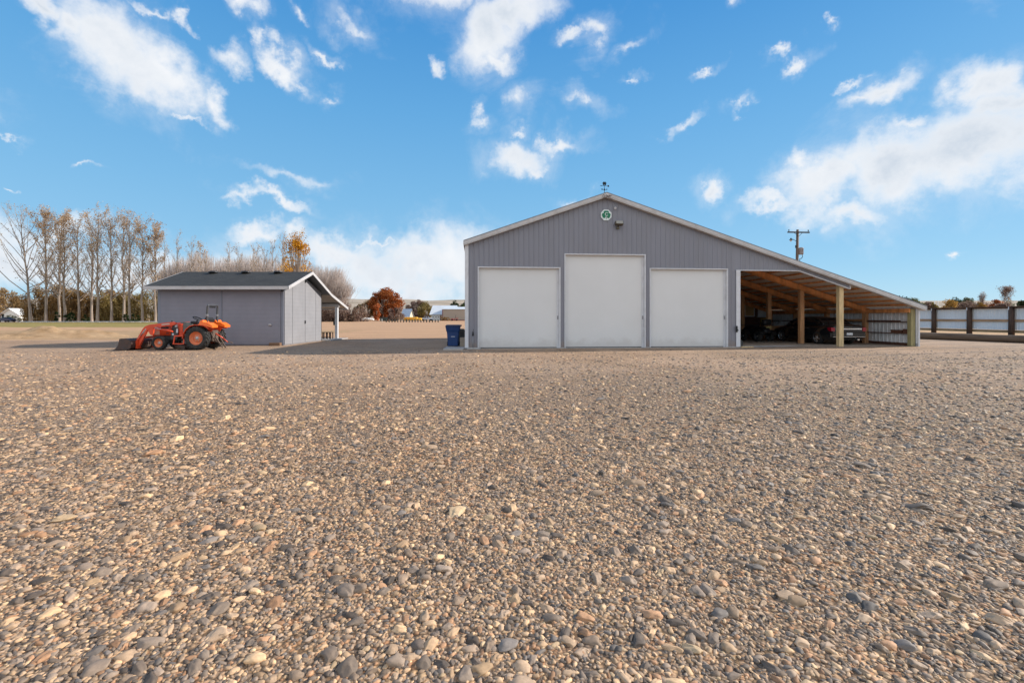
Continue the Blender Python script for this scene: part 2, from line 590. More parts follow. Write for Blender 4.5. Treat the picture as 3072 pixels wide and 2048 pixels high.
def ground_mat(name, kind):
    m, t, p, out = new_mat(name)
    g = t.node('ShaderNodeNewGeometry')
    pos = g.outputs['Position']
    big = t.noise(pos, .12, 5, .55)
    med = t.noise(pos, .9, 6, .65)
    fine = t.noise(pos, 14, 5, .7)
    p.inputs['Roughness'].default_value = .95
    p.inputs['Specular IOR Level'].default_value = .15
    if kind == 'gravel':
        def cells(scale, off):
            mp = t.node('ShaderNodeMapping', inp={'Vector': pos, 'Location': off, 'Scale': (1, 1, .01)})
            v = t.node('ShaderNodeTexVoronoi', inp={'Vector': mp.outputs[0], 'Scale': scale, 'Randomness': 1.0})
            sp = t.node('ShaderNodeSeparateColor', inp={0: v.outputs['Color']})
            return v, sp
        v1, s1 = cells(46, (0, 0, 0))
        v2, s2 = cells(17, (3, 7, 0))
        v3, s3 = cells(5.5, (9, 1, 0))
        c1 = t.ramp(s1.outputs[0], PAL, 'CONSTANT')
        c2 = t.ramp(s2.outputs[0], PAL, 'CONSTANT')
        c3 = t.ramp(s3.outputs[0], PAL, 'CONSTANT')
        pick2 = t.math('GREATER_THAN', s2.outputs[1], .62)
        pick3 = t.math('MULTIPLY', t.math('GREATER_THAN', s3.outputs[1], .55), .30)
        col = t.mix(pick2, c1, c2)
        col = t.mix(pick3, col, c3)
        # shade in the gaps between the stones, painted into the colour
        gap = t.node('ShaderNodeMapRange', inp={0: v1.outputs['Distance'], 1: .32, 2: .75, 3: 1.06, 4: .34}).outputs[0]
        col = t.mix(1.0, col, t.node('ShaderNodeCombineXYZ', inp={0: gap, 1: gap, 2: gap}).outputs[0], 'MULTIPLY')
        # speckle that still reads far away
        st = t.node('ShaderNodeMapping', inp={'Vector': pos, 'Scale': (2.6, .8, 1)})
        sn_ = t.noise(st.outputs[0], 2.2, 8, .78)
        k1 = t.ramp(sn_.outputs[0], [(.30, .62), (.5, .99), (.72, 1.40)])
        col = t.mix(1.0, col, k1, 'MULTIPLY')
        # warm and grey patches, finer dirt where it is driven on
        warm = t.ramp(big.outputs[0], [(.35, (1.07, .97, .88)), (.65, (.97, 1.0, 1.03))])
        col = t.mix(1.0, col, warm, 'MULTIPLY')
        sxyz = t.node('ShaderNodeSeparateXYZ', inp={0: pos})
        gr = t.node('ShaderNodeMapRange', inp={0: sxyz.outputs[0], 1: -8, 2: 14, 3: 0, 4: 1}).outputs[0]
        col = t.mix(1.0, col, t.mix(gr, (1.06, .98, .89), (.99, 1.0, .98)), 'MULTIPLY')
        dm = t.ramp(t.noise(pos, .22, 6, .6, .6).outputs[0], [(.40, .35), (.60, 1)])
        farther = t.node('ShaderNodeMapRange', inp={0: sxyz.outputs[1], 1: 4.5, 2: 13, 3: .05, 4: .80}).outputs[0]
        col = t.mix(t.math('MULTIPLY', dm, farther), col, tuple(x * STONE_K for x in lin('b0947b')))
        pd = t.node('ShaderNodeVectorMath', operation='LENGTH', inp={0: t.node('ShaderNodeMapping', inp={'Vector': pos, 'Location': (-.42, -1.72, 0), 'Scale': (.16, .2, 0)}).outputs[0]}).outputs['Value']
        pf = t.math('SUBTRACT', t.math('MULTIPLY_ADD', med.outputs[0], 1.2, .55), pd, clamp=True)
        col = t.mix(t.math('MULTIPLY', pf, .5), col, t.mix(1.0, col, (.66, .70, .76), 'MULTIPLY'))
        # wheel ruts bending towards the lean-to
        wx = t.math('ADD', sxyz.outputs[1], t.math('MULTIPLY', t.math('POWER', t.math('MAXIMUM', t.math('SUBTRACT', sxyz.outputs[0], 2.0), 0.0), 1.5), -.05))
        wv = t.math('SINE', t.math('MULTIPLY', t.math('ADD', wx, t.math('MULTIPLY', med.outputs[0], 1.2)), 2.9))
        rut = t.math('MULTIPLY', t.math('GREATER_THAN', wv, .72), t.math('MULTIPLY', farther, .55))
        rmask = t.node('ShaderNodeMapRange', inp={0: sxyz.outputs[0], 1: 5, 2: 10, 3: 0, 4: 1}).outputs[0]
        col = t.mix(t.math('MULTIPLY', rut, rmask), col, tuple(x * STONE_K for x in lin('75695d')))
        t.l.new(col, p.inputs['Base Color'])
        h = t.math('MULTIPLY_ADD', v1.outputs['Distance'], -.6, t.math('MULTIPLY', v2.outputs['Distance'], -.9))
        h = t.math('ADD', h, t.math('MULTIPLY', fine.outputs[0], .5))
        b = t.node('ShaderNodeBump', inp={'Strength': .75, 'Distance': .02, 'Height': h})
        t.l.new(b.outputs[0], p.inputs['Normal'])
    elif kind == 'field':
        st = t.node('ShaderNodeMapping', inp={'Vector': pos, 'Rotation': (0, 0, .08), 'Scale': (.25, 1.3, 1)})
        s = t.noise(st.outputs[0], .35, 7, .6)
        col = t.ramp(s.outputs[0], [(.3, lin('a98566')), (.5, lin('b6906f')), (.7, lin('c29c79'))])
        col = t.mix(t.math('MULTIPLY', t.ramp(med.outputs[0], [(.5, 0), (.75, 1)]), .35), col, lin('9c8463'))
        t.l.new(col, p.inputs['Base Color'])
        b = t.node('ShaderNodeBump', inp={'Strength': .6, 'Distance': .05, 'Height': fine.outputs[0]})
        t.l.new(b.outputs[0], p.inputs['Normal'])
    elif kind == 'grass':
        col = t.ramp(med.outputs[0], [(.3, lin('7e7140')), (.5, lin('93824c')), (.7, lin('a6925a'))])
        col = t.mix(t.math('MULTIPLY', t.ramp(fine.outputs[0], [(.3, 1), (.6, 0)]), .3), col, lin('55502e'))
        t.l.new(col, p.inputs['Base Color'])
        b = t.node('ShaderNodeBump', inp={'Strength': .8, 'Distance': .05, 'Height': fine.outputs[0]})
        t.l.new(b.outputs[0], p.inputs['Normal'])
    elif kind == 'sand':
        col = t.ramp(med.outputs[0], [(.3, lin('987a58')), (.5, lin('ac8c69')), (.7, lin('bb9c79'))])
        col = t.mix(t.math('MULTIPLY', t.ramp(fine.outputs[0], [(.3, 1), (.55, 0)]), .35), col, lin('8d7452'))
        t.l.new(col, p.inputs['Base Color'])
        b = t.node('ShaderNodeBump', inp={'Strength': .8, 'Distance': .05, 'Height': fine.outputs[0]})
        t.l.new(b.outputs[0], p.inputs['Normal'])
    elif kind == 'hill':
        st = t.node('ShaderNodeMapping', inp={'Vector': pos, 'Scale': (.004, .004, .05)})
        s = t.noise(st.outputs[0], 1.5, 7, .6)
        col = t.ramp(s.outputs[0], [(.3, lin('867a66')), (.5, lin('a39481')), (.7, lin('b7a793'))])
        t.l.new(col, p.inputs['Base Color'])
    elif kind == 'dirtfloor':
        col = t.ramp(med.outputs[0], [(.3, lin('82756a')), (.6, lin('a39688'))])
        t.l.new(col, p.inputs['Base Color'])
        b = t.node('ShaderNodeBump', inp={'Strength': .7, 'Distance': .03, 'Height': fine.outputs[0]})
        t.l.new(b.outputs[0], p.inputs['Normal'])
    return m


def sheet(name, pts, z, mat, sub=None):
    mb = MB()
    mb.add([(x, y, z) for x, y in pts], [tuple(range(len(pts)))])
    o = mb.build(name, mat, fix=False)
    tag(o, kind='structure')
    return o


rng = random.Random(5)
g0 = sheet('ground', [(-4000, -300), (4000, -300), (4000, 6000), (-4000, 6000)], 0, ground_mat('field_dirt', 'field'))
tag(g0, 'bare tan dirt field reaching to the far trees', 'ground')


def edge(x0, x1, y, amp, n, seed):
    return [(x0 + (x1 - x0) * i / n, y(x0 + (x1 - x0) * i / n) + (mn.noise(Vector(((x0 + (x1 - x0) * i / n) * .35, seed, 0))) * amp
             + mn.noise(Vector(((x0 + (x1 - x0) * i / n) * 1.7, seed, 3))) * amp * .35)) for i in range(n + 1)]


def gy(x):
    if x < -12:
        return 28.6 + (x + 12) * .02
    if x < -10:
        return 28.6 + (x + 12) * 1.2
    return 31.1
ge = edge(-60, 60, gy, .5, 240, 2.0)
gp = [(-60, -30), (60, -30)] + list(reversed(ge))
gv = sheet('gravel_yard', gp, .004, ground_mat('gravel_ground', 'gravel'))
tag(gv, 'wide gravel yard of mixed river stones', 'gravel yard')
gr_pts = edge(-170, -28, lambda x: 66, 4.0, 60, 8.0)
gs = sheet('grass_strip', gr_pts + [(-62, 130), (-170, 130)], .004, ground_mat('grass_ground', 'grass'))
tag(gs, 'strip of olive grass in front of the poplar row', 'grass')
s2 = sheet('sand_strip', edge(-75, -16, lambda x: 28.9, .5, 80, 4.0) + list(reversed(edge(-95, -16, lambda x: 50, 3, 40, 6.0))), .002,
           ground_mat('sandy_soil', 'sand'))
tag(s2, 'pale sandy soil between gravel yard and grass', 'soil')
s3 = sheet('pale_bank', [(27, 29.5), (29.2, 24), (34, 24), (52, 33), (52, 60), (30, 60)], .008, MATS.get('x') or ground_mat('sandy_soil_pale', 'sand'))
tag(s3, 'pale bare soil between the log and panel fence', 'soil')

# far hills
mb = MB()
nx, ny = 160, 10
for j in range(ny + 1):
    for i in range(nx + 1):
        x = -4000 + 8000 * i / nx
        y = 1500 + 1500 * j / ny
        prof = math.sin(math.pi * min(1, j / 5) / 2)
        rise = .036 + .006 * mn.noise(Vector((x / 900 + 5, 0, 0))) + .0025 * mn.noise(Vector((x / 200, 3, 0)))
        if x < 0:
            rise += .004
        z = y * rise * prof + 5 * mn.noise(Vector((x / 160, y / 160, 1))) * prof
        mb.v.append((x, y, max(z, -1) if j else -1))
for j in range(ny):
    for i in range(nx):
        a = j * (nx + 1) + i
        mb.f.append((a, a + 1, a + nx + 2, a + nx + 1))
        mb.sm.append(True)
hl = mb.build('hills', ground_mat('hill_ground', 'hill'), fix=False)
tag(hl, 'low tan hills along the horizon', 'hills', kind='structure')

# heap of dirt left of the tractor
def heap(name, cx, cy, sx, sy, h, mat, seed, n=40):
    mb = MB()
    for j in range(n + 1):
        for i in range(n + 1):
            u, v = i / n * 2 - 1, j / n * 2 - 1
            r = math.hypot(u, v)
            k = max(0, 1 - r) ** .8
            z = h * k * (1 + .6 * mn.noise(Vector((u * 2.2, v * 2.2, seed)))) + .12 * k ** .5 * mn.noise(Vector((u * 9, v * 9, seed)))
            mb.v.append((cx + u * sx, cy + v * sy, max(z, 0) - .02 if r < 1 else -.05))
    for j in range(n):
        for i in range(n):
            a = j * (n + 1) + i
            mb.f.append((a, a + 1, a + n + 2, a + n + 1))
            mb.sm.append(True)
    return mb.build(name, mat, fix=False)
hp = heap('dirt_mound', gx(170, 33.5), 33.5, 5.2, 2.4, .70, bpy.data.materials['sandy_soil'], 2.0, 60)
tag(hp, 'long low heap of pale dirt left of the tractor', 'dirt mound', kind='thing')
hp = heap('dirt_mound', gx(20, 31.2), 31.2, 3.2, 1.5, .22, bpy.data.materials['sandy_soil'], 7.0, 40)
tag(hp, 'flat crumbled heap of dirt with dark debris at the left edge', 'dirt mound', kind='thing')


# ------------------------------------------------------------------ stones lying on the gravel
def stone_mat():
    m, t, p, out = new_mat('river_stone')
    oi = t.node('ShaderNodeObjectInfo')
    tc = t.node('ShaderNodeTexCoord')
    g = t.node('ShaderNodeNewGeometry')
    r = oi.outputs['Random']
    col = t.ramp(r, PAL, 'CONSTANT')
    r2 = t.math('FRACT', t.math('MULTIPLY', r, 37.7))
    col = t.mix(1.0, col, t.ramp(r2, [(0, .58), (1, 1.30)]), 'MULTIPLY')
    n = t.noise(g.outputs['Position'], 90, 4, .6)
    col = t.mix(1.0, col, t.ramp(n.outputs[0], [(.3, .86), (.7, 1.12)]), 'MULTIPLY')
    sxyz = t.node('ShaderNodeSeparateXYZ', inp={0: g.outputs['Position']})
    gr = t.node('ShaderNodeMapRange', inp={0: sxyz.outputs[0], 1: -3, 2: 5, 3: 0, 4: 1}).outputs[0]
    col = t.mix(1.0, col, t.mix(gr, (1.05, .98, .90), (1.0, 1.0, .97)), 'MULTIPLY')
    t.l.new(col, p.inputs['Base Color'])
    p.inputs['Roughness'].default_value = .7
    p.inputs['Specular IOR Level'].default_value = .3
    return m
STONE = stone_mat()


def stones(name, label, y0, y1, rmin, rmax, dist, dens, seed, sub=3, fade=None, flatn=.55):
    mb = MB()
    k = 1.17
    mb.add([(-k * y0 - .3, y0, 0), (k * y0 + .3, y0, 0), (k * y1 + .3, y1, 0), (-k * y1 - .3, y1, 0)], [(0, 1, 2, 3)])
    o = mb.build(name, STONE, loc=(0, 0, .004), fix=False)
    ng = bpy.data.node_groups.new(name, 'GeometryNodeTree')
    ng.interface.new_socket('Geometry', in_out='INPUT', socket_type='NodeSocketGeometry')
    ng.interface.new_socket('Geometry', in_out='OUTPUT', socket_type='NodeSocketGeometry')
    N, L = ng.nodes, ng.links
    gi, go = N.new('NodeGroupInput'), N.new('NodeGroupOutput')
    dp = N.new('GeometryNodeDistributePointsOnFaces')
    dp.distribute_method = 'POISSON'
    dp.inputs['Distance Min'].default_value = dist
    dp.inputs['Density Max'].default_value = dens
    dp.inputs['Seed'].default_value = seed
    L.new(gi.outputs[0], dp.inputs['Mesh'])
    ps = N.new('GeometryNodeInputPosition')
    # patchy cover
    nz = N.new('ShaderNodeTexNoise')
    nz.inputs['Scale'].default_value = .9
    nz.inputs['Detail'].default_value = 3
    L.new(ps.outputs[0], nz.inputs['Vector'])
    mr = N.new('ShaderNodeMapRange')
    mr.inputs[1].default_value, mr.inputs[2].default_value = .32, .62
    mr.inputs[3].default_value, mr.inputs[4].default_value = .35, 1.0
    L.new(nz.outputs[0], mr.inputs[0])
    fac = mr.outputs[0]
    if fade:
        sp = N.new('ShaderNodeSeparateXYZ')
        L.new(ps.outputs[0], sp.inputs[0])
        m2 = N.new('ShaderNodeMapRange')
        m2.inputs[1].default_value, m2.inputs[2].default_value = fade[0], fade[1]
        m2.inputs[3].default_value, m2.inputs[4].default_value = 1.0, fade[2]
        L.new(sp.outputs[1], m2.inputs[0])
        mm = N.new('ShaderNodeMath')
        mm.operation = 'MULTIPLY'
        L.new(fac, mm.inputs[0])
        L.new(m2.outputs[0], mm.inputs[1])
        fac = mm.outputs[0]
    L.new(fac, dp.inputs['Density Factor'])
    jn = N.new('GeometryNodeJoinGeometry')
    for k in range(9):
        ic = N.new('GeometryNodeMeshIcoSphere')
        ic.inputs['Radius'].default_value = 1
        ic.inputs['Subdivisions'].default_value = sub
        sc = N.new('GeometryNodeSetPosition')
        vm = N.new('ShaderNodeVectorMath')
        vm.operation = 'ADD'
        vm.inputs[1].default_value = (k * 7.3, k * 3.1, k * 5.7)
        p2 = N.new('GeometryNodeInputPosition')
        L.new(p2.outputs[0], vm.inputs[0])
        n2 = N.new('ShaderNodeTexNoise')
        n2.inputs['Scale'].default_value = .75
        n2.inputs['Detail'].default_value = 1.0 if k % 3 else 2.5
        L.new(vm.outputs[0], n2.inputs['Vector'])
        sb = N.new('ShaderNodeVectorMath')
        sb.operation = 'SUBTRACT'
        L.new(n2.outputs['Color'], sb.inputs[0])
        sb.inputs[1].default_value = (.5, .5, .5)
        ss = N.new('ShaderNodeVectorMath')
        ss.operation = 'SCALE'
        L.new(sb.outputs[0], ss.inputs[0])
        ss.inputs['Scale'].default_value = 1.5 if k % 3 else 2.0
        L.new(ic.outputs[0], sc.inputs['Geometry'])
        L.new(ss.outputs[0], sc.inputs['Offset'])
        tr = N.new('GeometryNodeTransform')
        tr.inputs['Scale'].default_value = (1.25 + .12 * (k % 4), .82 + .05 * (k % 3), flatn + .06 * (k % 3))
        L.new(sc.outputs[0], tr.inputs['Geometry'])
        sh = N.new('GeometryNodeSetShadeSmooth')
        L.new(tr.outputs[0], sh.inputs['Geometry'])
        sm = N.new('GeometryNodeSetMaterial')
        sm.inputs['Material'].default_value = STONE
        L.new(sh.outputs[0], sm.inputs['Geometry'])
        gi2 = N.new('GeometryNodeGeometryToInstance')
        L.new(sm.outputs[0], gi2.inputs[0])
        L.new(gi2.outputs[0], jn.inputs[0])
    ip = N.new('GeometryNodeInstanceOnPoints')
    ip.inputs['Pick Instance'].default_value = True
    L.new(dp.outputs['Points'], ip.inputs['Points'])
    L.new(jn.outputs[0], ip.inputs['Instance'])
    rv = N.new('FunctionNodeRandomValue')
    rv.data_type = 'FLOAT_VECTOR'
    rv.inputs[0].default_value = (-.22, -.22, 0)
    rv.inputs[1].default_value = (.22, .22, 6.283)
    L.new(rv.outputs[0], ip.inputs['Rotation'])
    rs = N.new('FunctionNodeRandomValue')
    rs.data_type = 'FLOAT'
    rs.inputs[2].default_value, rs.inputs[3].default_value = 0, 1
    rs.inputs['Seed'].default_value = 11
    pw = N.new('ShaderNodeMath')
    pw.operation = 'POWER'
    pw.inputs[1].default_value = 1.8
    L.new(rs.outputs[1], pw.inputs[0])
    m3 = N.new('ShaderNodeMapRange')
    m3.inputs[3].default_value, m3.inputs[4].default_value = rmin, rmax
    L.new(pw.outputs[0], m3.inputs[0])
    L.new(m3.outputs[0], ip.inputs['Scale'])
    L.new(ip.outputs[0], go.inputs[0])
    md = o.modifiers.new('stones', 'NODES')
    md.node_group = ng
    tag(o, label, 'pebbles', kind='stuff')
    return o


stones('pebbles', 'small mixed pebbles packed on the near gravel', 1.45, 4.3, .0055, .012, .0125, 6500, 1, 2, (2.6, 4.3, .25))
stones('pebbles', 'thumb sized pebbles over the gravel', 1.45, 9.5, .009, .0175, .021, 1400, 2, 2, (2.8, 7.5, .07))
stones('pebbles', 'rounded stones scattered over the gravel', 1.45, 20, .0155, .038, .046, 170, 3, 3, (2.2, 6, .035), .5)
stones('pebbles', 'large flat cobbles scattered over the gravel', 1.45, 14, .040, .070, .25, 1.3, 4, 4, (2.5, 8, .07), .42)
# ------------------------------------------------------------------ big metal barn
BX, BY, BT = -2.088, 20.51, math.atan(.077)
BM = Matrix.Translation((BX, BY, 0)) @ Matrix.Rotation(BT, 4, 'Z')


def bw(s, d, z=0):
    return BM @ Vector((s, d, z))


def lap_mat(name, col, step=.2, axis=2, rough=.65, depth=.35, grain=0):
    """painted siding whose boards overlap every `step` metres"""
    m, t, p, out = new_mat(name)
    tc = t.node('ShaderNodeTexCoord')
    s = t.node('ShaderNodeSeparateXYZ', inp={0: tc.outputs['Object']})
    fr = t.math('FRACT', t.math('DIVIDE', s.outputs[axis], step))
    n = t.noise(tc.outputs['Object'], 1.3, 6, .6)
    n2 = t.noise(tc.outputs['Object'], 30, 4, .6)
    c = lin(col)
    cc = t.ramp(n.outputs[0], [(.3, tuple(x * .92 for x in c)), (.7, tuple(min(1, x * 1.07) for x in c))])
    line = t.math('GREATER_THAN', fr, .93)
    cc = t.mix(t.math('MULTIPLY', line, .18), cc, tuple(x * .5 for x in c))
    t.l.new(cc, p.inputs['Base Color'])
    p.inputs['Roughness'].default_value = rough
    h = t.math('MULTIPLY_ADD', fr, -1.0, t.math('MULTIPLY', n2.outputs[0], .1))
    b = t.node('ShaderNodeBump', inp={'Strength': depth, 'Distance': .012, 'Height': h})
    t.l.new(b.outputs[0], p.inputs['Normal'])
    return m


m_steel = M('grey_wall_steel', (.215, .215, .248), rough=.42, var=.05, scale=.7, spec=.5, dirt=('77706a', .2, 1.5), stretch=(1, 1, .25), splash=.5)
m_white = M('white_trim_paint', (.62, .62, .64), rough=.45, var=.04, scale=1.2, dirt=('8d8478', .25, 2.5))
m_rake = M('rake_trim_steel', (.52, .50, .49), rough=.4, var=.06, scale=1.5, dirt=('8a7d70', .4, 2.0))
m_door = M('white_door_steel', (.66, .655, .645), rough=.5, var=.02, scale=.5, dirt=('9a948a', .05, .8), splash=.22)
m_under = M('roof_underside_steel', (.80, .73, .66), rough=.45, var=.1, scale=1.5, dirt=('9a7c64', .3, 3))
m_roof = M('roof_steel', (.42, .44, .46), rough=.4, var=.05, scale=1)
m_conc = M('concrete', (.36, .34, .32), rough=.9, var=.15, scale=3, bump=.4)
m_wood_o = M('orange_lumber', (.72, .31, .115), rough=.7, var=.3, scale=3, stretch=(1, 1, .15), bump=.3, dirt=('5a2c16', .4, 5))
m_wood_p = M('treated_post', (.62, .46, .25), rough=.75, var=.25, scale=6, stretch=(4, 4, .5), bump=.4, dirt=('6a5a35', .5, 3))
m_wood_g = M('green_treated_post', (.32, .28, .14), rough=.75, var=.25, scale=6, stretch=(4, 4, .5), bump=.4)
m_wood_m = M('brown_post', (.52, .27, .13), rough=.75, var=.3, scale=5, stretch=(4, 4, .5), bump=.4)
m_wood_d = M('dark_lumber', (.10, .045, .03), rough=.8, var=.3, scale=4, bump=.3)
m_black = M('black_plastic', (.012, .012, .013), rough=.45, var=.2, scale=8)
m_grey = M('grey_metal', (.25, .25, .26), rough=.4, metal=.6, var=.1, scale=8)
m_bronze = M('bronze_fixture', (.10, .085, .06), rough=.4, metal=.4, var=.1, scale=8)
m_lens = M('fixture_lens', (.33, .31, .26), rough=.2, var=.05, scale=8)

PK, SK1, EV = (6.42, 7.13), (16.56, 3.78), (22.15, 1.97)
EL_ = (-.07, 4.85)


def roof_top(s):
    pts = [EL_, PK, SK1, EV]
    for a, b in zip(pts, pts[1:]):
        if s <= b[0]:
            return a[1] + (b[1] - a[1]) * (s - a[0]) / (b[0] - a[0])
    return EV[1]


barn = thing('metal_barn', (BX, BY, 0), 'large grey steel barn with three white doors and a lean-to carport', 'barn', BT)
D_ = 11.1
RT = .10                                  # roof build-up above the wall
DOORS = [(.584, 4.268, 3.667), (4.546, 8.271, 4.297), (8.553, 12.244, 3.67)]
o_ = [(0, 0)]
for a, b, h in DOORS:
    o_ += [(a, 0), (a, h), (b, h), (b, 0)]
o_ += [(12.866, 0), (12.866, 3.63), (15.80, 3.63), (18.39, 2.785), (18.39, roof_top(18.39) - RT), (16.56, roof_top(16.56) - RT),
       (6.42, roof_top(6.42) - RT), (0, roof_top(0) - RT)]
mb = MB()
mb.prism(o_, 0, .09)
mb.build('front_wall', m_steel, barn)


def zbot(s):
    for a, b, h in DOORS:
        if a - .05 < s < b + .05:
            return h + .035
    if s > 12.72:
        if s < 15.8:
            return 3.66
        return 3.66 + (2.785 - 3.63) * (s - 15.8) / 2.59
    return 0.03
mb = MB()
k = 0
s = .14
while s < 18.3:
    z0, z1 = zbot(s), roof_top(s) - RT - .02
    if abs(s - PK[0]) < .03:
        z1 -= .02
    if z1 - z0 > .05 and not (12.66 < s < 12.9):
        # a raised rib with sloping sides, two low ones between
        w, h = .032, .022
        vs = []
        for zz in (z0, z1):
            vs += [(s - w, -.0005, zz), (s - w * .45, -h, zz), (s + w * .45, -h, zz), (s + w, -.0005, zz)]
        mb.add(vs, [(0, 1, 5, 4), (1, 2, 6, 5), (2, 3, 7, 6), (3, 2, 1, 0), (4, 5, 6, 7), (0, 4, 7, 3)])
        for q in (.076, .152):
            s2_ = s + q
            zz0, zz1 = zbot(s2_), roof_top(s2_) - RT - .02
            if zz1 - zz0 > .05 and not (12.6 < s2_ < 12.9) and s2_ < 18.3:
                vs = []
                for zz in (zz0, zz1):
                    vs += [(s2_ - .012, -.0005, zz), (s2_, -.005, zz), (s2_ + .012, -.0005, zz)]
                mb.add(vs, [(0, 1, 4, 3), (1, 2, 5, 4), (2, 1, 0), (3, 4, 5), (0, 3, 5, 2)])
    s += .2286
mb.build('wall_ribs', m_steel, barn)

# side and rear walls of the closed part
mb = MB()
mb.box(12.70, 12.80, .09, D_, 0, roof_top(12.8) - RT - .04)
mb.build('inner_wall', m_steel, barn)
mb = MB()
mb.box(-.0, .08, .09, D_, 0, 4.72)
s = .25
while s < D_:
    mb.prism([(s - .03, -.001), (s - .012, -.022), (s + .012, -.022), (s + .03, -.001)], 0, 4.72, axis='z', M=Matrix(((0, 1, 0, 0), (1, 0, 0, 0), (0, 0, 1, 0), (0, 0, 0, 1))))
    s += .2286
mb.build('side_wall', m_steel, barn)
mb = MB()
mb.prism([(0.08, 0), (12.70, 0), (12.70, roof_top(12.7) - RT - .05), (6.42, roof_top(6.42) - RT - .05), (.08, roof_top(0.08) - RT - .05)], D_ - .09, D_)
mb.build('rear_wall', m_steel, barn)

# roof sheet
mb = MB()
mb.prism([(-.07, EL_[1]), PK, SK1, EV, (EV[0], EV[1] - .03), (SK1[0], SK1[1] - .03), (PK[0], PK[1] - .03), (-.07, EL_[1] - .03)], -.20, D_ + .15)
mb.build('roof', [m_roof], barn)
# underside lining over the lean-to
mb = MB()
mb.prism([(12.82, roof_top(12.82) - .034), (16.56, SK1[1] - .034), (22.1, roof_top(22.1) - .034), (22.1, roof_top(22.1) - .044), (16.56, SK1[1] - .044), (12.82, roof_top(12.82) - .044)], .12, D_)
mb.build('roof_lining', m_under, barn)

# rake trim: main strip and a thin lower return
mb = MB()
for (p, q) in (((-.09, EL_[1] - .007), PK), (PK, SK1), (SK1, (22.17, EV[1] - .007))):
    mb.prism([(p[0], p[1] - .02), (q[0], q[1] - .02), (q[0], q[1] - .165), (p[0], p[1] - .165)], -.235, -.203)
    mb.prism([(p[0], p[1] - .167), (q[0], q[1] - .167), (q[0], q[1] - .21), (p[0], p[1] - .21)], -.225, -.02)
mb.build('rake_trim', m_rake, barn)
mb = MB()
for (p, q) in (((-.09, EL_[1]), PK), (PK, SK1), (SK1, (22.17, EV[1]))):
    mb.prism([(p[0], p[1] + .012), (q[0], q[1] + .012), (q[0], q[1] - .018), (p[0], p[1] - .018)], -.245, -.206)
mb.build('roof_edge_cap', M('edge_cap_steel', (.22, .24, .28), rough=.35, var=.05), barn)
mb = MB()
mb.box(-.10, -.07, -.24, D_ + .1, EL_[1] - .16, EL_[1] - .01)
mb.build('gutter_trim', m_rake, barn)
mb = MB()
mb.box(22.155, 22.185, -.245, D_ + .1, EV[1] - .20, EV[1] + .01)
mb.build('eave_fascia', m_rake, barn)

# corner and opening trims
mb = MB()
mb.box(-.035, .125, -.045, -.024, .02, 4.72)
mb.box(-.035, -.005, -.024, .09, .02, 4.72)
mb.build('corner_trim', m_white, barn)
mb = MB()
mb.box(12.69, 12.868, -.05, -.024, 0, 3.66)
mb.box(12.868, 12.892, -.05, .14, 0, 3.66)
mb.build('corner_trim', m_white, barn)
mb = MB()
mb.box(12.894, 15.80, -.045, .10, 3.625, 3.66)
mb.prism([(15.80, 3.625), (18.40, 2.776), (18.40, 2.815), (15.80, 3.66)], -.045, .10)
mb.box(18.392, 18.43, -.045, .10, 2.775, roof_top(18.4) - .215)
split_build(mb, 'opening_trim', m_white, barn)

# doors
for (a, b, h) in DOORS:
    mb = MB()
    mb.box(a + .005, b - .005, .115, .15, .05, h)
    # faint section joints
    dr = mb.build('door', m_door, barn)
    fr = MB()
    fr.box(a - .045, a - .001, -.04, .0, 0, h + .045)
    fr.box(a, a + .012, -.02, .112, 0, h)
    fr.box(b + .001, b + .05, -.04, .0, 0, h + .045)
    fr.box(b - .105, b, .095, .112, 0, h)
    fr.box(b - .014, b, -.02, .094, 0, h)
    fr.box(a, b, -.045, .0, h + .001, h + .045)
    fr.box(a + .012, b - .014, -.02, .11, h - .014, h)
    fr.build('door_frame', m_white, dr)
    sl_ = MB()
    sl_.box(a + .012, b - .11, .095, .114, .03, .06)
    sl_.build('bottom_seal', m_black, dr)
    lk = MB()
    lk.cbox(b - .085, b - .035, .07, .095, 1.33, 1.50, .01)
    lk.build('latch', m_grey, dr)
mb = MB()
for a, b in ((-.02, .57), (4.28, 4.53), (8.285, 8.54), (12.26, 12.88)):
    mb.box(a, b, -.06, .06, 0, .05)
for a, b, h in DOORS:
    mb.box(a + .001, b - .001, -.05, .3, 0, .028)
split_build(mb, 'foundation', m_conc, barn)
# latch on the corner trim
lb = MB()
lb.cbox(12.66, 12.72, -.12, -.05, .72, 1.02, .012)
lb.bar((12.64, -.10, .95), (12.76, -.10, .80), .04, .03)
lb.build('hasp', m_black, barn)

# lean-to frame
POSTD = [.14, 2.80, 5.55, 8.30, 10.95]
for i, d in enumerate(POSTD):
    mb = MB()
    zt = roof_top(18.1) - .30
    mb.cbox(17.99, 18.22, d - .02, d + .19, 0, zt, .012)
    mb.build('post', m_wood_p if i == 0 else m_wood_m, barn)
    mb = MB()
    mb.cbox(21.72, 21.95, d - .02, d + .19, 0, roof_top(21.8) - .24, .012)
    mb.build('post', m_wood_g if i == 0 else m_wood_m, barn)
    mb = MB()
    mb.cbox(12.84, 13.02, d + .02, d + .19, 0, roof_top(13) - .24, .012)
    mb.build('post', m_wood_d, barn)
    if i:
        for off in (-.075, .205):
            mb = MB()
            z = lambda q: roof_top(q) - .138
            mb.prism([(12.84, z(12.84)), (16.56, z(16.56)), (21.95, z(21.95)), (21.95, z(21.95) - .24), (16.56, z(16.56) - .27), (12.84, z(12.84) - .27)], d + off, d + off + .05)
            mb.build('rafter', m_wood_o, barn)
q = 13.15
while q < 22.1:
    mb = MB()
    z = roof_top(q) - .048
    mb.box(q - .02, q + .02, .12, D_ - .02, z - .088, z - .004)
    mb.build('purlin', m_wood_o, barn)
    q += .605
mb = MB()
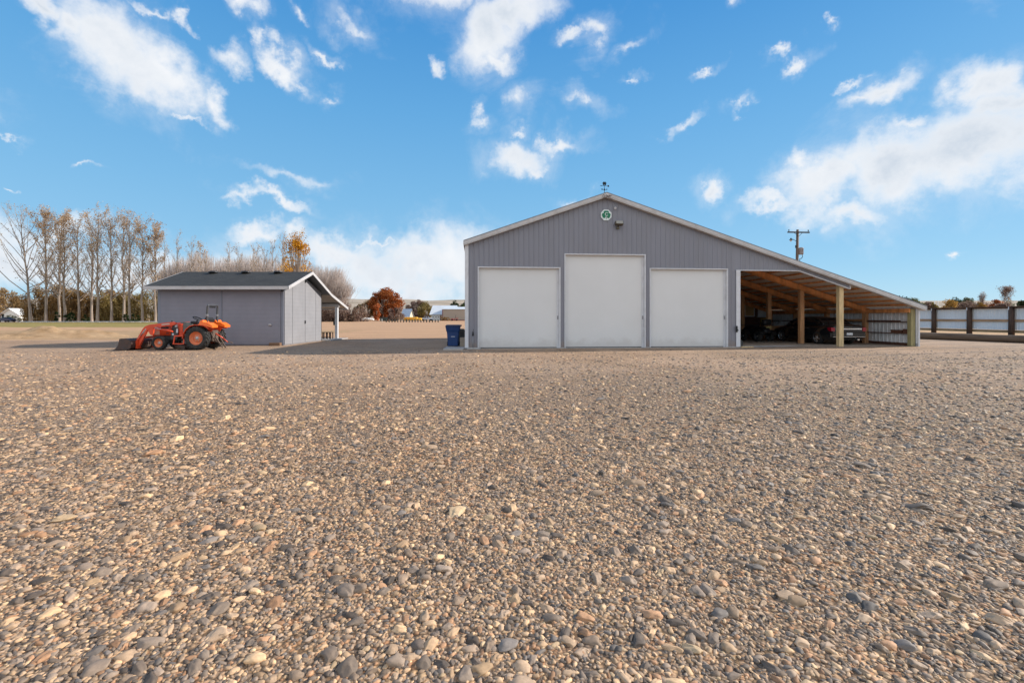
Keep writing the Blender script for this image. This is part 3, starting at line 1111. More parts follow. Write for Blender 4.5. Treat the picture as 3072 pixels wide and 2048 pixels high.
mb.box(21.66, 21.715, .16, D_, 1.66, 1.86)
mb.build('eave_beam', m_wood_o, barn)
# right wall of the lean-to: white ribbed steel outside the posts, girts as shelves
m_liner = M('ribbed_white_steel', (.74, .75, .77), rough=.4, var=.04, scale=1, dirt=('80786f', .3, 3))
mb = MB()
mb.box(21.985, 22.0, .0, D_, .14, 1.955)
s = .10
while s < D_:
    mb.prism([(21.984, s - .035), (21.958, s - .018), (21.958, s + .018), (21.984, s + .035)], .14, 1.955, axis='z')
    s += .2286
mb.build('side_wall', m_liner, barn)
mb = MB()
mb.box(21.955, 21.983, .16, D_, 0, .15)
mb.build('skirt_board', m_wood_d, barn)
for z in (.62, 1.19):
    mb = MB()
    mb.box(21.84, 21.955, .18, D_, z - .02, z + .02)
    mb.build('girt', m_wood_d, barn)
mb = MB()
mb.box(21.952, 22.03, -.03, -.003, 0, 1.74)
mb.box(22.001, 22.03, -.003, .3, 0, 1.74)
mb.build('corner_trim', m_white, barn)
# rear wall of the lean-to
mb = MB()
mb.prism([(12.82, 0), (21.95, 0), (21.95, roof_top(21.95) - .046), (16.56, roof_top(16.56) - .046), (12.82, roof_top(12.82) - .046)], D_ + .02, D_ + .08)
mb.build('rear_wall', m_wood_d, barn)
def bs(px, d):
    """barn s of photo column px at depth d behind the front"""
    r = (px - CX) / F
    c, s_ = math.cos(BT), math.sin(BT)
    # X = BX + s c - d s_ ; Y = BY + s s_ + d c
    return (r * (BY + d * c) - BX + d * s_) / (c - r * s_)
def bh(px, py, d):
    w = bw(bs(px, d), d)
    return CH + (HY - py) / F * w.y
m_ply = M('bare_plywood', (.50, .31, .14), rough=.7, var=.15, scale=2)
for (x0, x1, ya, yb, yc) in ((2273, 2307, 922, 928, 951), (2313, 2342, 934, 940, 951)):
    mb = MB()
    mb.prism([(bs(x0, D_), bh(x0, yc, D_)), (bs(x1, D_), bh(x1, yc, D_)), (bs(x1, D_), bh(x1, yb, D_)), (bs(x0, D_), bh(x0, ya, D_))], D_ - .03, D_)
    mb.build('wall_panel', m_liner, barn)
a, b = bs(2235, D_), bs(2261, D_)
mb = MB()
z0, z1 = bh(2248, 947, D_), bh(2248, 912, D_)
mb.box(a, b, D_ - .02, D_, z0, z1)
w_ = mb.build('wall_panel', m_ply, barn)
mb = MB()
mb.box(a - .04, a, D_ - .05, D_, z0, z1)
mb.box(b, b + .05, D_ - .05, D_, z0, z1)
mb.box(a - .04, b + .05, D_ - .05, D_, z0 - .06, z0)
mb.box(a - .04, b + .05, D_ - .05, D_, z1, z1 + .05)
mb.build('panel_frame', m_white, w_)

fl = MB()
pts = [bw(12.84, .02), bw(21.95, .02), bw(21.95, D_), bw(12.84, D_)]
fl.add([(p.x, p.y, .012) for p in pts], [(0, 1, 2, 3)])
f_ = fl.build('carport_floor', ground_mat('packed_dirt', 'dirtfloor'), fix=False)
tag(f_, 'dark packed dirt floor under the lean-to', 'floor', kind='structure')
ap = MB()
ring = [(12.9, .75), (12.9, -.05), (13.6, -.12), (14.6, .05), (15.5, .35), (16.4, .75), (16.9, 1.05), (15.5, 1.15), (14, 1.1)]
ap.add([tuple(bw(a, b).xy) + (.019,) for a, b in ring], [tuple(range(len(ring)))])
f_ = ap.build('concrete_apron', m_conc, fix=False)
tag(f_, 'worn strip of pale concrete at the lean-to entrance', 'concrete', kind='structure')

# ------------------------------------------------------------------ things on the gable
sg = thing('gable_sign', bw(6.42, -.25, 6.94), 'small pale name plate at the barn peak', 'sign', BT)
mb = MB()
mb.prism([(-.21, -.075), (.21, -.075), (.21, .068), (0, .135), (-.21, .068)], -.012, .0)
mb.build('plate', M('plate_paint', (.62, .58, .55), rough=.5, var=.05), sg)


def text_obj(name, txt, size, mat, parent, loc, ext=.004, bold=0.0, sx=1.0):
    cu = bpy.data.curves.new(name, 'FONT')
    cu.body = txt
    cu.size = size
    cu.extrude = ext
    cu.offset = bold
    cu.align_x = 'CENTER'
    cu.align_y = 'CENTER'
    tmp = bpy.data.objects.new(name, cu)
    COL.objects.link(tmp)
    dg = bpy.context.evaluated_depsgraph_get()
    dg.update()
    me = bpy.data.meshes.new_from_object(tmp.evaluated_get(dg))
    bpy.data.objects.remove(tmp)
    bpy.data.curves.remove(cu)
    me.materials.clear()
    me.materials.append(mat)
    o = bpy.data.objects.new(name, me)
    COL.objects.link(o)
    o.parent = parent
    o.location = loc
    o.rotation_euler = (R(90), 0, 0)
    o.scale = (sx, 1, 1)
    return o


m_letter = M('dark_red_letter', (.06, .025, .02), rough=.5)
text_obj('lettering', 'CLEARY', .175, m_letter, sg, (0, -.018, -.01), bold=.006, sx=.66)

em = thing('emblem_sign', bw(6.44, -.03, 6.13), 'white octagonal sign with a green shamrock and letter C', 'sign', BT)
mb = MB()
mb.prism([(.268 * math.cos(R(22.5 + 45 * i)), .268 * math.sin(R(22.5 + 45 * i))) for i in range(8)], -.03, 0)
mb.build('plate', M('sign_white', (.68, .74, .72), rough=.45, var=.03), em)
m_green = M('shamrock_green', (.008, .17, .085), rough=.5, var=.05)
mb = MB()


def heart(cx, cy, r, a, n=28):
    pts = []
    for i in range(n):
        t_ = 2 * math.pi * i / n
        x = 16 * math.sin(t_) ** 3 / 16
        y = (13 * math.cos(t_) - 5 * math.cos(2 * t_) - 2 * math.cos(3 * t_) - math.cos(4 * t_)) / 16 + .95
        x, y = x * r * .92, y * r * .72
        pts.append((cx + x * math.cos(a) - y * math.sin(a), cy + x * math.sin(a) + y * math.cos(a)))
    return pts
def oval(cx, cy, rx, ry, a, notch=.18, n=28):
    pts = []
    for i in range(n):
        t_ = 2 * math.pi * i / n
        k_ = 1 - notch * max(0, math.cos(t_)) ** 8
        x, y = rx * math.cos(t_) * k_, ry * math.sin(t_)
        pts.append((cx + x * math.cos(a) - y * math.sin(a), cy + x * math.sin(a) + y * math.cos(a)))
    return pts
for i, (x, y, rx, ry, a) in enumerate(((0, .125, .085, .125, 90), (-.118, -.03, .085, .12, 200), (.118, -.03, .085, .12, -20))):
    mb.prism(oval(x, y, rx, ry, R(a)), -.038 - .001 * i, -.030)
mb.prism([(-.03, .10), (-.06, .02), (0, -.05), (.06, .02), (.03, .10)], -.0375, -.030)
mb.prism([(-.012, 0), (.012, 0), (.012, -.20), (-.006, -.20)], -.0365, -.030)
mb.build('shamrock', m_green, em)
text_obj('letter', 'C', .22, MATS['sign_white'], em, (.005, -.044, .03), bold=.001)

fl = thing('flood_light', bw(6.98, -.03, 5.62), 'bronze flood light on the gable below the shamrock sign', 'flood light', BT)
mb = MB()
Mx = Matrix.Translation((.02, -.16, .10)) @ Matrix.Rotation(R(-25), 4, 'X')
mb.cbox(-.19, .19, -.10, .08, -.09, .10, .03, M=Mx)
hs_ = mb.build('housing', m_bronze, fl)
mb = MB()
mb.box(-.155, .155, -.108, -.101, -.07, .075, M=Mx)
mb.build('lens', m_lens, fl)
mb = MB()
mb.cbox(-.07, .07, -.07, 0, -.14, -.02, .02)
mb.tube([(0, -.05, -.05), (0, -.12, .0)], .03)
mb.build('mount', m_bronze, fl)
cmra = thing('wall_camera', bw(6.86, -.03, 6.46), 'small white camera on the gable right of the shamrock sign', 'camera', BT)
mb = MB()
mb.tube([(0, 0, 0), (0, -.07, 0)], .045, 12)
mb.build('mount', m_white, cmra)
mb = MB()
mb.tube([(.02, -.04, .0), (-.04, -.15, -.05)], [.045, .04], 12)
mb.build('body', m_white, cmra)

wv_ = thing('weather_vane', bw(6.34, -.12, 7.12), 'black weather vane with shamrock on the barn peak', 'weather vane', BT)
m_iron = M('black_iron', (.01, .018, .022), rough=.5, metal=.3)
mb = MB()
mb.tube([(0, 0, -.02), (0, 0, .33)], .009, 8)
mb.lathe([(0, 0), (.05, 0), (.05, .02), (.02, .06), (.01, .1)], 12, M=Matrix.Translation((0, 0, -.03)))
mb.tube([(-.10, 0, .15), (.10, 0, .15)], .006, 6)
mb.tube([(0, -.10, .15), (0, .10, .15)], .006, 6)
mb.build('pole', m_iron, wv_)
for ch, x, y in (('W', -.11, 0), ('E', .11, 0), ('N', .03, .10), ('S', -.03, -.10)):
    text_obj('compass_letter', ch, .085, m_iron, wv_, (x, y, .165), .004, .003)
mb = MB()
mb.tube([(-.18, 0, .33), (.18, 0, .325)], .009, 8)
mb.prism([(-.21, .33), (-.14, .352), (-.14, .308)], -.004, .004)
mb.prism([(.13, .33), (.15, .365), (.225, .36), (.205, .325), (.22, .285), (.15, .29)], -.004, .004)
mb.build('arrow', m_iron, wv_)
mb = MB()
for i, a in enumerate((0, 105, -105)):
    mb.prism(heart(0, .43, .072, R(a)), -.004 - .0007 * i, .004 + .0007 * i)
mb.prism([(-.008, .43), (.008, .43), (.012, .33), (-.012, .33)], -.003, .003)
mb.build('shamrock', m_iron, wv_)

# water spigot in front of the barn, pad and bins beside it
sp = thing('yard_hydrant', bw(.33, -.16, 0), 'thin grey yard hydrant at the left corner of the barn', 'hydrant', BT)
mb = MB()
mb.tube([(0, 0, 0), (0, 0, .62)], .022, 10)
mb.build('pipe', m_grey, sp)
mb = MB()
mb.lathe([(.0, 0), (.04, 0), (.045, .05), (.035, .12), (.02, .2), (0, .2)], 12, M=Matrix.Translation((0, 0, .6)))
mb.tube([(0, 0, .72), (0, -.07, .70), (0, -.1, .62)], .02, 8)
mb.build('head', m_black, sp)
mb = MB()
mb.bar((0, .02, .78), (.02, -.06, .9), .02, .015)
mb.build('handle', m_black, sp)
mb = MB()
mb.cbox(0, .62, -.34, -.02, 0, .07, .01)
o = mb.build('concrete_block', m_conc, loc=bw(0, 0, 0) + Vector((0.06, -.03, 0)), rot=(0, 0, BT))
tag(o, 'low concrete block under the yard hydrant', 'concrete block')
o['kind'] = 'thing'
pad = MB()
P0, P1, P2, P3 = (-2.98, 19.75), (-2.13, 19.75), (-2.13, 22.6), (-3.1, 22.6)
pad.prism([P0, P1, P2, P3], 0, .07, axis='z')
o = pad.build('concrete_pad', m_conc)
tag(o, 'small concrete pad beside the barn under the blue bin', 'concrete pad', kind='structure')
# ------------------------------------------------------------------ grey shed with porch
SX0, SX1, SY0, SY1, SYM = -17.93, -11.56, 23.07, 27.57, 25.32
sh = thing('wooden_shed', (SX1, SY0, 0), 'grey wooden shed with dark shingle roof and rear porch', 'shed')


def S(x, y, z=0):
    return (x - SX1, y - SY0, z)


def sbox(mb, x0, x1, y0, y1, z0, z1):
    return mb.box(x0 - SX1, x1 - SX1, y0 - SY0, y1 - SY0, z0, z1)


m_sid = lap_mat('shed_siding', (.215, .21, .245), .2, 2, depth=.18)
m_sid2 = lap_mat('shed_gable_siding', (.245, .24, .25), .2, 2, depth=.25)
m_trimg = M('shed_grey_trim', (.20, .21, .25), rough=.6, var=.06)
m_fas = M('shed_fascia_paint', (.50, .48, .475), rough=.5, var=.05, dirt=('8d8478', .3, 2))
mb = MB()
sbox(mb, SX0, SX1, SY0, SY0 + .1, 0, 2.90)
mb.build('front_wall', m_sid, sh)
mb = MB()
W = [(SY0 + .1, 0), (SY1, 0), (SY1, 2.90), (SYM, 3.66), (SY0 + .1, 2.93)]
mb.prism([(a - SY0, b) for a, b in W], SX1 - .1 - SX1, 0, axis='x')
mb.build('gable_wall', m_sid2, sh)
mb = MB()
mb.prism([(a - SY0, b) for a, b in W], SX0 - SX1, SX0 + .1 - SX1, axis='x')
mb.build('gable_wall', m_sid, sh)
mb = MB()
sbox(mb, SX0 + .1, SX1 - .1, SY1 - .1, SY1, 0, 2.85)
mb.build('rear_wall', m_sid2, sh)
# sliding front doors: two wide leaves with a raised centre strip
x_mid = gx(667.5, SY0)
for a, b in ((gx(484, SY0), x_mid - .012), (x_mid + .012, gx(843, SY0))):
    mb = MB()
    sbox(mb, a, b, SY0 - .045, SY0 - .004, .06, 2.80)
    d = mb.build('sliding_door', m_sid, sh)
    if b > x_mid + 1:
        hm = MB()
        xx, zz = gx(812, SY0), 1.42 - 22 / F * SY0
        hm.cbox(xx - .085 - SX1, xx + .085 - SX1, -.10, -.046, zz - .05, zz + .05, .02)
        hm.build('handle', M('galvanised', (.45, .45, .45), rough=.35, metal=.7), d)
mb = MB()
sbox(mb, x_mid - .06, x_mid + .0, SY0 - .062, SY0 - .046, .06, 2.80)
sbox(mb, gx(474, SY0), gx(483, SY0), SY0 - .03, SY0 - .002, 0.02, 2.86)
sbox(mb, gx(844, SY0), gx(851, SY0), SY0 - .03, SY0 - .002, 0.02, 2.86)
split_build(mb, 'wall_trim', m_trimg, sh)
mb = MB()
sbox(mb, SX0 + .1, SX1 - .1, SY0 - .07, SY0 - .003, 2.82, 2.88)
mb.build('door_track', m_trimg, sh)
# gable: door leaves separated by dark joints
m_gap = M('dark_joint', (.02, .02, .022), rough=.8)
def yat(px):
    return SX1 * F / (px - CX)
js = [yat(876.5), yat(914.3), yat(946)]
def gtop(y):
    return 3.62 - abs(y - SYM) * .335
prev = SY0 + .02
for i, j in enumerate(js + [SY1 - .05]):
    mb = MB()
    pts = [(prev, .05), (j - .03, .05), (j - .03, gtop(j) - .12)]
    if prev < SYM < j:
        pts.append((SYM, gtop(SYM) - .12))
    pts.append((prev, gtop(prev) - .12))
    mb.prism([(a - SY0, b) for a, b in pts], .004, .03, axis='x')
    mb.build('gable_door' if i in (1, 2) else 'siding_panel', m_sid2, sh)
    prev = j + .0
mb = MB()
for j in js:
    mb.prism([(j - .03 - SY0, .05), (j - SY0, .05), (j - SY0, gtop(j) - .1), (j - .03 - SY0, gtop(j) - .1)], .002, .012, axis='x')
mb.prism([(SY1 - .05 - SY0, .0), (SY1 - SY0 + .003, 0), (SY1 - SY0 + .003, 2.8), (SY1 - .05 - SY0, 2.8)], .002, .02, axis='x')
split_build(mb, 'joint_strip', m_gap, sh)
mb = MB()
mb.cbox(.03, .08, js[1] - SY0 - .09, js[1] - SY0 - .02, 1.08, 1.25, .01)
mb.cbox(.03, .075, js[1] - SY0 - .07, js[1] - SY0 + .05, 3.36, 3.52, .01)
split_build(mb, 'latch', m_black, sh)
# roof
m_shin, t_, p_, _o = new_mat('asphalt_shingle')
tc_ = t_.node('ShaderNodeTexCoord')
br = t_.node('ShaderNodeTexBrick', inp={'Scale': 1.0, 'Mortar Size': .012, 'Brick Width': .32, 'Row Height': .14,
                                        'Color1': (.024, .0235, .021, 1), 'Color2': (.040, .039, .035, 1), 'Mortar': (.015, .016, .018, 1)})
mp_ = t_.node('ShaderNodeMapping', inp={'Vector': tc_.outputs['Object'], 'Scale': (1, 1.06, 0)})
t_.l.new(mp_.outputs[0], br.inputs['Vector'])
nn_ = t_.noise(tc_.outputs['Object'], 60, 4, .7)
cc_ = t_.mix(1.0, br.outputs[0], t_.ramp(nn_.outputs[0], [(.3, .75), (.7, 1.25)]), 'MULTIPLY')
nb_ = t_.noise(tc_.outputs['Object'], 1.2, 5, .6)
cc_ = t_.mix(1.0, cc_, t_.ramp(nb_.outputs[0], [(.3, .85), (.7, 1.15)]), 'MULTIPLY')
t_.l.new(cc_, p_.inputs['Base Color'])
p_.inputs['Roughness'].default_value = .9
b_ = t_.node('ShaderNodeBump', inp={'Strength': .6, 'Distance': .01, 'Height': nn_.outputs[0]})
t_.l.new(b_.outputs[0], p_.inputs['Normal'])
RX0, RX1 = -18.30, -11.10
RE, RR, RB, RP = (22.6, 2.98), (25.33, 3.96), (28.0, 2.86), (30.75, 2.10)


def roofslab(name, a, b, th, mat, x0, x1, dz=0):
    mb = MB()
    pts = [(a[0], a[1] + dz), (b[0], b[1] + dz), (b[0], b[1] + dz - th), (a[0], a[1] + dz - th)]
    mb.prism([(p[0] - SY0, p[1]) for p in pts], x0 - SX1, x1 - SX1, axis='x')
    return mb.build(name, mat, sh)
m_sof = M('soffit_wood', (.13, .14, .15), rough=.8, var=.1)
rf_ = roofslab('roof', RE, RR, .035, m_shin, RX0, RX1)
roofslab('roof', RR, RB, .035, m_shin, RX0, RX1)
roofslab('porch_roof', RB, RP, .035, m_shin, RX0, RX1)
roofslab('soffit', (RE[0] + .02, RE[1]), RR, .03, m_sof, RX0 + .02, RX1 - .02, -.037)
roofslab('soffit', RR, RB, .03, m_sof, RX0 + .02, RX1 - .02, -.037)
roofslab('soffit', RB, (RP[0] - .02, RP[1]), .03, M('porch_ceiling', (.36, .31, .26), rough=.8, var=.1), RX0 + .02, RX1 - .02, -.037)
mb = MB()
sbox(mb, RX0 - .02, RX1 + .02, RE[0] - .035, RE[0] - .002, RE[1] - .175, RE[1] - .008)
sbox(mb, RX0 - .02, RX1 + .02, RP[0] + .002, RP[0] + .035, RP[1] - .17, RP[1] - .008)
split_build(mb, 'fascia', m_fas, sh)
for x0, x1 in ((RX1 + .001, RX1 + .03), (RX0 - .03, RX0 - .001)):
    mb = MB()
    for a, b in (((RE[0] - .035, RE[1] - .012), RR), (RR, RB), (RB, (RP[0] + .03, RP[1] - .008))):
        mb.prism([(a[0] - SY0, a[1] + .004), (b[0] - SY0, b[1] + .004), (b[0] - SY0, b[1] - .16), (a[0] - SY0, a[1] - .16)], x0 - SX1, x1 - SX1, axis='x')
    mb.build('rake_board', m_fas, sh)
for px in (639, 737, 834):
    mb = MB()
    xx = gx(px, 25.0)
    mb.lathe([(0, 0), (.20, 0), (.22, .03), (.17, .10), (0, .12)], 16, M=Matrix.Translation((xx - SX1, 25.0 - SY0, 3.86)) @ Matrix.Scale(1.1, 4, (1, 0, 0)))
    mb.build('roof_vent', m_black, sh)
# porch: slab, posts, beam
mb = MB()
sbox(mb, -18.2, -10.95, SY1, 30.4, 0, .06)
mb.build('porch_slab', m_conc, sh)
for xx in (-11.42, -17.9):
    mb = MB()
    mb.cbox(xx - .09 - SX1, xx + .09 - SX1, 29.55 - SY0, 29.73 - SY0, .06, 2.10, .01)
    mb.build('porch_post', m_white, sh)
mb = MB()
sbox(mb, -18.1, -11.25, 29.52, 29.76, 2.10, 2.30)
mb.build('porch_beam', m_fas, sh)
mb = MB()
mb.cbox(-11.62 - SX1, -11.515 - SX1, 29.55 - SY0, 29.73 - SY0, .92, 1.18, .02)
mb.build('junction_box', m_black, sh)
mb = MB()
mb.cbox(gx(850, SY0) - .07 - SX1, gx(850, SY0) + .07 - SX1, -.16, -.03, 2.74, 2.84, .02)
mb.build('wall_light', m_black, sh)

# bench on the porch
bn = thing('wooden_bench', (gx(982, 28.9), 28.9, .06), 'dark brown slatted bench under the shed porch', 'bench')
m_bench = M('dark_stained_wood', (.035, .018, .012), rough=.6, var=.2)
mb = MB()
for i in range(4):
    mb.cbox(-.40, .32, -.22 + i * .11, -.13 + i * .11, .40, .43, .006)
mb.build('seat', m_bench, bn)
for x in (-.36, -.13, .08, .28):
    for y in (-.2, .17):
        mb = MB()
        mb.cbox(x - .025, x + .025, y - .025, y + .025, 0, .40, .005)
        mb.build('leg', m_bench, bn)
mb = MB()
mb.box(-.36, .28, -.215, -.185, .08, .13)
mb.build('stretcher', m_bench, bn)
# box by the shed wall
o = MB().cbox(-.27, .27, -.1, .1, 0, .16, .01).build('cardboard_box', M('brown_card', (.17, .10, .06), rough=.9, var=.2), loc=(gx(826, 22.75), 22.75, 0))
tag(o, 'flat brown box on the ground by the shed front wall', 'box', kind='thing')
# ------------------------------------------------------------------ compact tractor with loader (local x forward, y left)
m_org = M('tractor_orange', (.66, .062, .016), rough=.38, var=.08, scale=3, spec=.5, dirt=('7a4a30', .25, 6), coat=.2)
m_orgb = M('bright_orange', (.95, .17, .02), rough=.35, var=.05, scale=3, spec=.5, coat=.3)
m_rim = M('rim_orange', (.72, .19, .075), rough=.5, var=.12, scale=5, dirt=('8a6a50', .4, 5))
m_rubber = M('tyre_rubber', (.022, .022, .022), rough=.85, var=.25, scale=8, dirt=('5d544a', .55, 7), bump=.3)
m_rubdry = M('dusty_rubber', (.09, .085, .078), rough=.95, var=.3, scale=10, bump=.4)
m_dkg = M('dark_grey_paint', (.045, .047, .05), rough=.55, var=.15, scale=6, dirt=('4d463e', .4, 6))
m_mgy = M('dusty_grey_panel', (.13, .13, .115), rough=.6, var=.15, scale=6)
m_silver = M('bare_silver_metal', (.42, .42, .42), rough=.4, metal=.5, var=.15, scale=8)
m_bucket = M('worn_bucket_steel', (.075, .055, .05), rough=.6, metal=.3, var=.3, scale=4, dirt=('6b4a3a', .6, 5))
m_rust = M('rusty_linkage', (.12, .085, .065), rough=.75, metal=.2, var=.4, scale=12)
m_seat = M('black_vinyl', (.018, .018, .02), rough=.55, var=.2, scale=8)

TRX, TRY = -13.68, 20.33
tr = thing('tractor', (TRX, TRY, .004), 'orange compact tractor with front loader bucket by the shed', 'tractor', math.pi)


def wheel(name, parent, x, y, z, r, w, rim_r, side, lugs, lug_h, bolts=6, dish=.05, rmat=None):
    """side=+1: outer face towards local +y"""
    rot = Matrix.Rotation(R(-90 * side), 4, 'X')          # local z -> side * y
    T_ = Matrix.Translation((0, 0, 0)) @ rot
    hub = bpy.data.objects.new(name, None)
    COL.objects.link(hub)
    hub.parent = parent
    hub.location = (x, y, z)
    hw = w / 2
    mb = MB()
    prof = [(rim_r, -hw * .85), (rim_r + .02, -hw), (r - lug_h - .05, -hw * 1.02), (r - lug_h, -hw * .82), (r - lug_h + .004, 0),
            (r - lug_h, hw * .82), (r - lug_h - .05, hw * 1.02), (rim_r + .02, hw), (rim_r, hw * .85)]
    mb.lathe(prof, 48, M=T_, close=False)
    for k in range(lugs):
        for s in (-1, 1):
            a0 = 2 * math.pi * (k + (.5 if s > 0 else 0)) / lugs
            a1 = a0 + 2 * math.pi * .75 / lugs
            vs = []
            for (aa, hh, rr0) in ((a0, .02 * s, r - lug_h - .005), (a1, hw * .92 * s, r - lug_h - .015)):
                for (da, rr) in ((-.028, rr0), (.028, rr0), (.022, r), (-.022, r)):
                    vs.append(T_ @ Vector((rr * math.cos(aa + da), rr * math.sin(aa + da), hh)))
            mb.add(vs, [(0, 3, 2, 1), (4, 5, 6, 7), (0, 1, 5, 4), (1, 2, 6, 5), (2, 3, 7, 6), (3, 0, 4, 7)])
    tyre = mb.build('tyre', m_rubber, hub)
    mb = MB()
    prof = [(rim_r + .012, hw * .88), (rim_r + .012, hw * .70), (rim_r - .02, hw * .62), (rim_r - .035, hw * .2), (rim_r * .62, hw * .2 - dish),
            (rim_r * .55, hw * .2), (rim_r * .45, hw * .28), (rim_r * .36, hw * .3), (.0, hw * .3)]
    mb.lathe(prof, 40, M=T_)
    mb.lathe([(rim_r + .012, hw * .88), (rim_r + .012, -hw * .85)], 40, M=T_)
    mb.build('rim', rmat or m_rim, hub)
    mb = MB()
    mb.lathe([(rim_r * .27, hw * .3), (rim_r * .25, hw * .42), (rim_r * .12, hw * .5), (0, hw * .5)], 20, M=T_)
    for k in range(bolts):
        a = 2 * math.pi * k / bolts
        mb.lathe([(.018, hw * .2), (.018, hw * .36), (0, hw * .36)], 6, M=T_ @ Matrix.Translation((rim_r * .42 * math.cos(a), rim_r * .42 * math.sin(a), 0)))
    mb.build('hub', m_silver, hub)
    return hub


for y, s in ((.52, 1), (-.52, -1)):
    wheel('rear_wheel', tr, 0, y, .515, .515, .30, .29, s, 18, .035)
for y, s in ((.50, 1), (-.50, -1)):
    wheel('front_wheel', tr, 1.665, y, .312, .312, .20, .185, s, 16, .02)
# chassis, engine, axles
mb = MB()
mb.cbox(.2, 2.15, -.16, .16, .38, .68, .04)
mb.cbox(-.30, .75, -.19, .19, .33, .72, .05)
mb.cbox(1.5, 1.83, -.42, .42, .24, .40, .03)
mb.tube([(0, -.42, .515), (0, .42, .515)], .10, 16)
mb.build('chassis', m_dkg, tr)
# hood: tapered, rounded nose
rings = []
for (x, hw_, z0, z1) in ((.98, .27, .62, 1.16), (1.25, .275, .62, 1.15), (1.7, .27, .62, 1.10), (2.02, .255, .60, 1.02), (2.18, .22, .60, .93), (2.24, .17, .62, .85)):
    c = .09
    rings.append([(x, -hw_, z0), (x, -hw_, z1 - c), (x, -hw_ + c * .4, z1 - c * .3), (x, -hw_ + c, z1), (x, hw_ - c, z1), (x, hw_ - c * .4, z1 - c * .3), (x, hw_, z1 - c), (x, hw_, z0)])
mb = MB()
mb.loft(rings)
hood = mb.build('hood', m_org, tr)
mb = MB()
for i in range(4):
    z = .66 + i * .055
    mb.box(1.86, 2.12 - i * .02, .262, .275, z, z + .03)
    mb.box(1.86, 2.12 - i * .02, -.275, -.262, z, z + .03)
split_build(mb, 'grille', M('cream_grille', (.62, .55, .42), rough=.5), hood)
mb = MB()
mb.box(1.45, 1.78, .271, .28, .92, 1.0)
mb.box(1.45, 1.56, .271, .28, .70, .74)
mb.box(1.45, 1.78, -.28, -.271, .92, 1.0)
split_build(mb, 'side_vent', m_black, hood)
mb = MB()
mb.prism([(2.19, -.16), (2.255, -.13), (2.255, .13), (2.19, .16)], .66, .84, axis='z')
mb.build('headlamp_panel', m_dkg, hood)
# cowl, dash
mb = MB()
mb.cbox(.50, .985, -.25, .25, .62, 1.14, .06)
mb.prism([(.50, .9), (.96, .9), (.96, 1.19), (.80, 1.21), (.46, 1.12)], -.22, .22)
mb.build('cowl', m_mgy, tr)
mb = MB()
mb.cbox(.84, 1.03, -.285, .285, .60, 1.145, .03)
mb.build('cowl_band', m_org, tr)
mb = MB()
mb.cbox(.40, .60, -.15, .15, 1.13, 1.25, .03)
mb.tube([(.46, 0, 1.2), (.33, 0, 1.32)], .02, 8)
mb.build('dashboard', m_black, tr)
mb = MB()
Mw = Matrix.Translation((.36, 0, 1.36)) @ Matrix.Rotation(R(-28), 4, 'Y')
pts = [(.19 * math.cos(2 * math.pi * i / 24), .19 * math.sin(2 * math.pi * i / 24), 0) for i in range(25)]
mb.tube(pts, .020, 8, cap=False, M=Mw)
for i in range(3):
    a = 2 * math.pi * i / 3
    mb.tube([(0, 0, -.02), (.19 * math.cos(a), .19 * math.sin(a), 0)], .01, 6, M=Mw)
mb.build('steering_wheel', m_black, tr)
# seat
st_ = MB()
st_.cbox(-.12, .27, -.22, .22, 1.06, 1.20, .04)
st_.prism([(-.19, 1.08), (-.05, 1.12), (-.10, 1.40), (-.18, 1.42), (-.25, 1.33)], -.21, .21)
st_.build('seat', m_seat, tr)
mb = MB()
mb.cbox(-.10, .2, -.15, .15, .7, 1.06, .03)
mb.build('seat_base', m_dkg, tr)
# fenders
for s in (1, -1):
    mb = MB()
    r0 = .585
    arc = []
    for a in (-2, 20, 42, 64, 84, 100):
        arc.append((r0 * math.cos(R(a)) * 1.02, .515 + r0 * math.sin(R(a)) * 1.02))
    arc += [(-.32, 1.085), (-.46, 1.02), (-.56, .93)]
    inner = [(p[0] * .955, (p[1] - .515) * .955 + .515) for p in arc]
    y0, y1 = (.30 * s, .66 * s) if s > 0 else (.66 * s, .30 * s)
    mb.prism(arc + list(reversed(inner)), y0, y1)
    mb.prism(arc + [(-.45, .80), (0, .60), (.5, .50)], min(.28 * s, .30 * s), max(.28 * s, .30 * s))
    fd = mb.build('fender', m_org, tr)
    mb = MB()
    ya, yb = sorted((.24 * s, .64 * s))
    mb.prism([(-.08, 1.10), (-.14, 1.16), (-.18, 1.27), (-.26, 1.30), (-.32, 1.21), (-.50, 1.19), (-.70, 1.06), (-.69, .97), (-.50, 1.02), (-.28, 1.09)], ya, yb)
    mb.build('fender_top', m_orgb, fd)
# operator platform and step
mb = MB()
mb.box(.38, 1.05, -.52, .52, .60, .635)
mb.box(.42, 1.02, .521, .55, .585, .64)
mb.build('platform', m_org, tr)
mb = MB()
mb.bar((1.0, .52, .60), (1.06, .52, .27), .03, .05)
mb.bar((.58, .52, .60), (.62, .52, .27), .03, .05)
mb.bar((.58, .52, .27), (1.08, .52, .27), .06, .04)
mb.build('step', m_org, tr)
# belly mower deck: round housing with gauge wheel
mb = MB()
mb.lathe([(.0, .24), (.30, .24), (.40, .20), (.42, .07), (.40, .07)], 28, M=Matrix.Translation((.78, .12, 0)))
mb.lathe([(.0, .24), (.30, .24), (.40, .20), (.42, .07), (.40, .07)], 28, M=Matrix.Translation((.78, -.3, 0)))
mb.tube([(.62, .5, .10), (.62, .56, .10)], .09, 16)
mb.build('mower_deck', M('dark_brown_deck', (.05, .028, .02), rough=.6, var=.3, scale=6), tr)
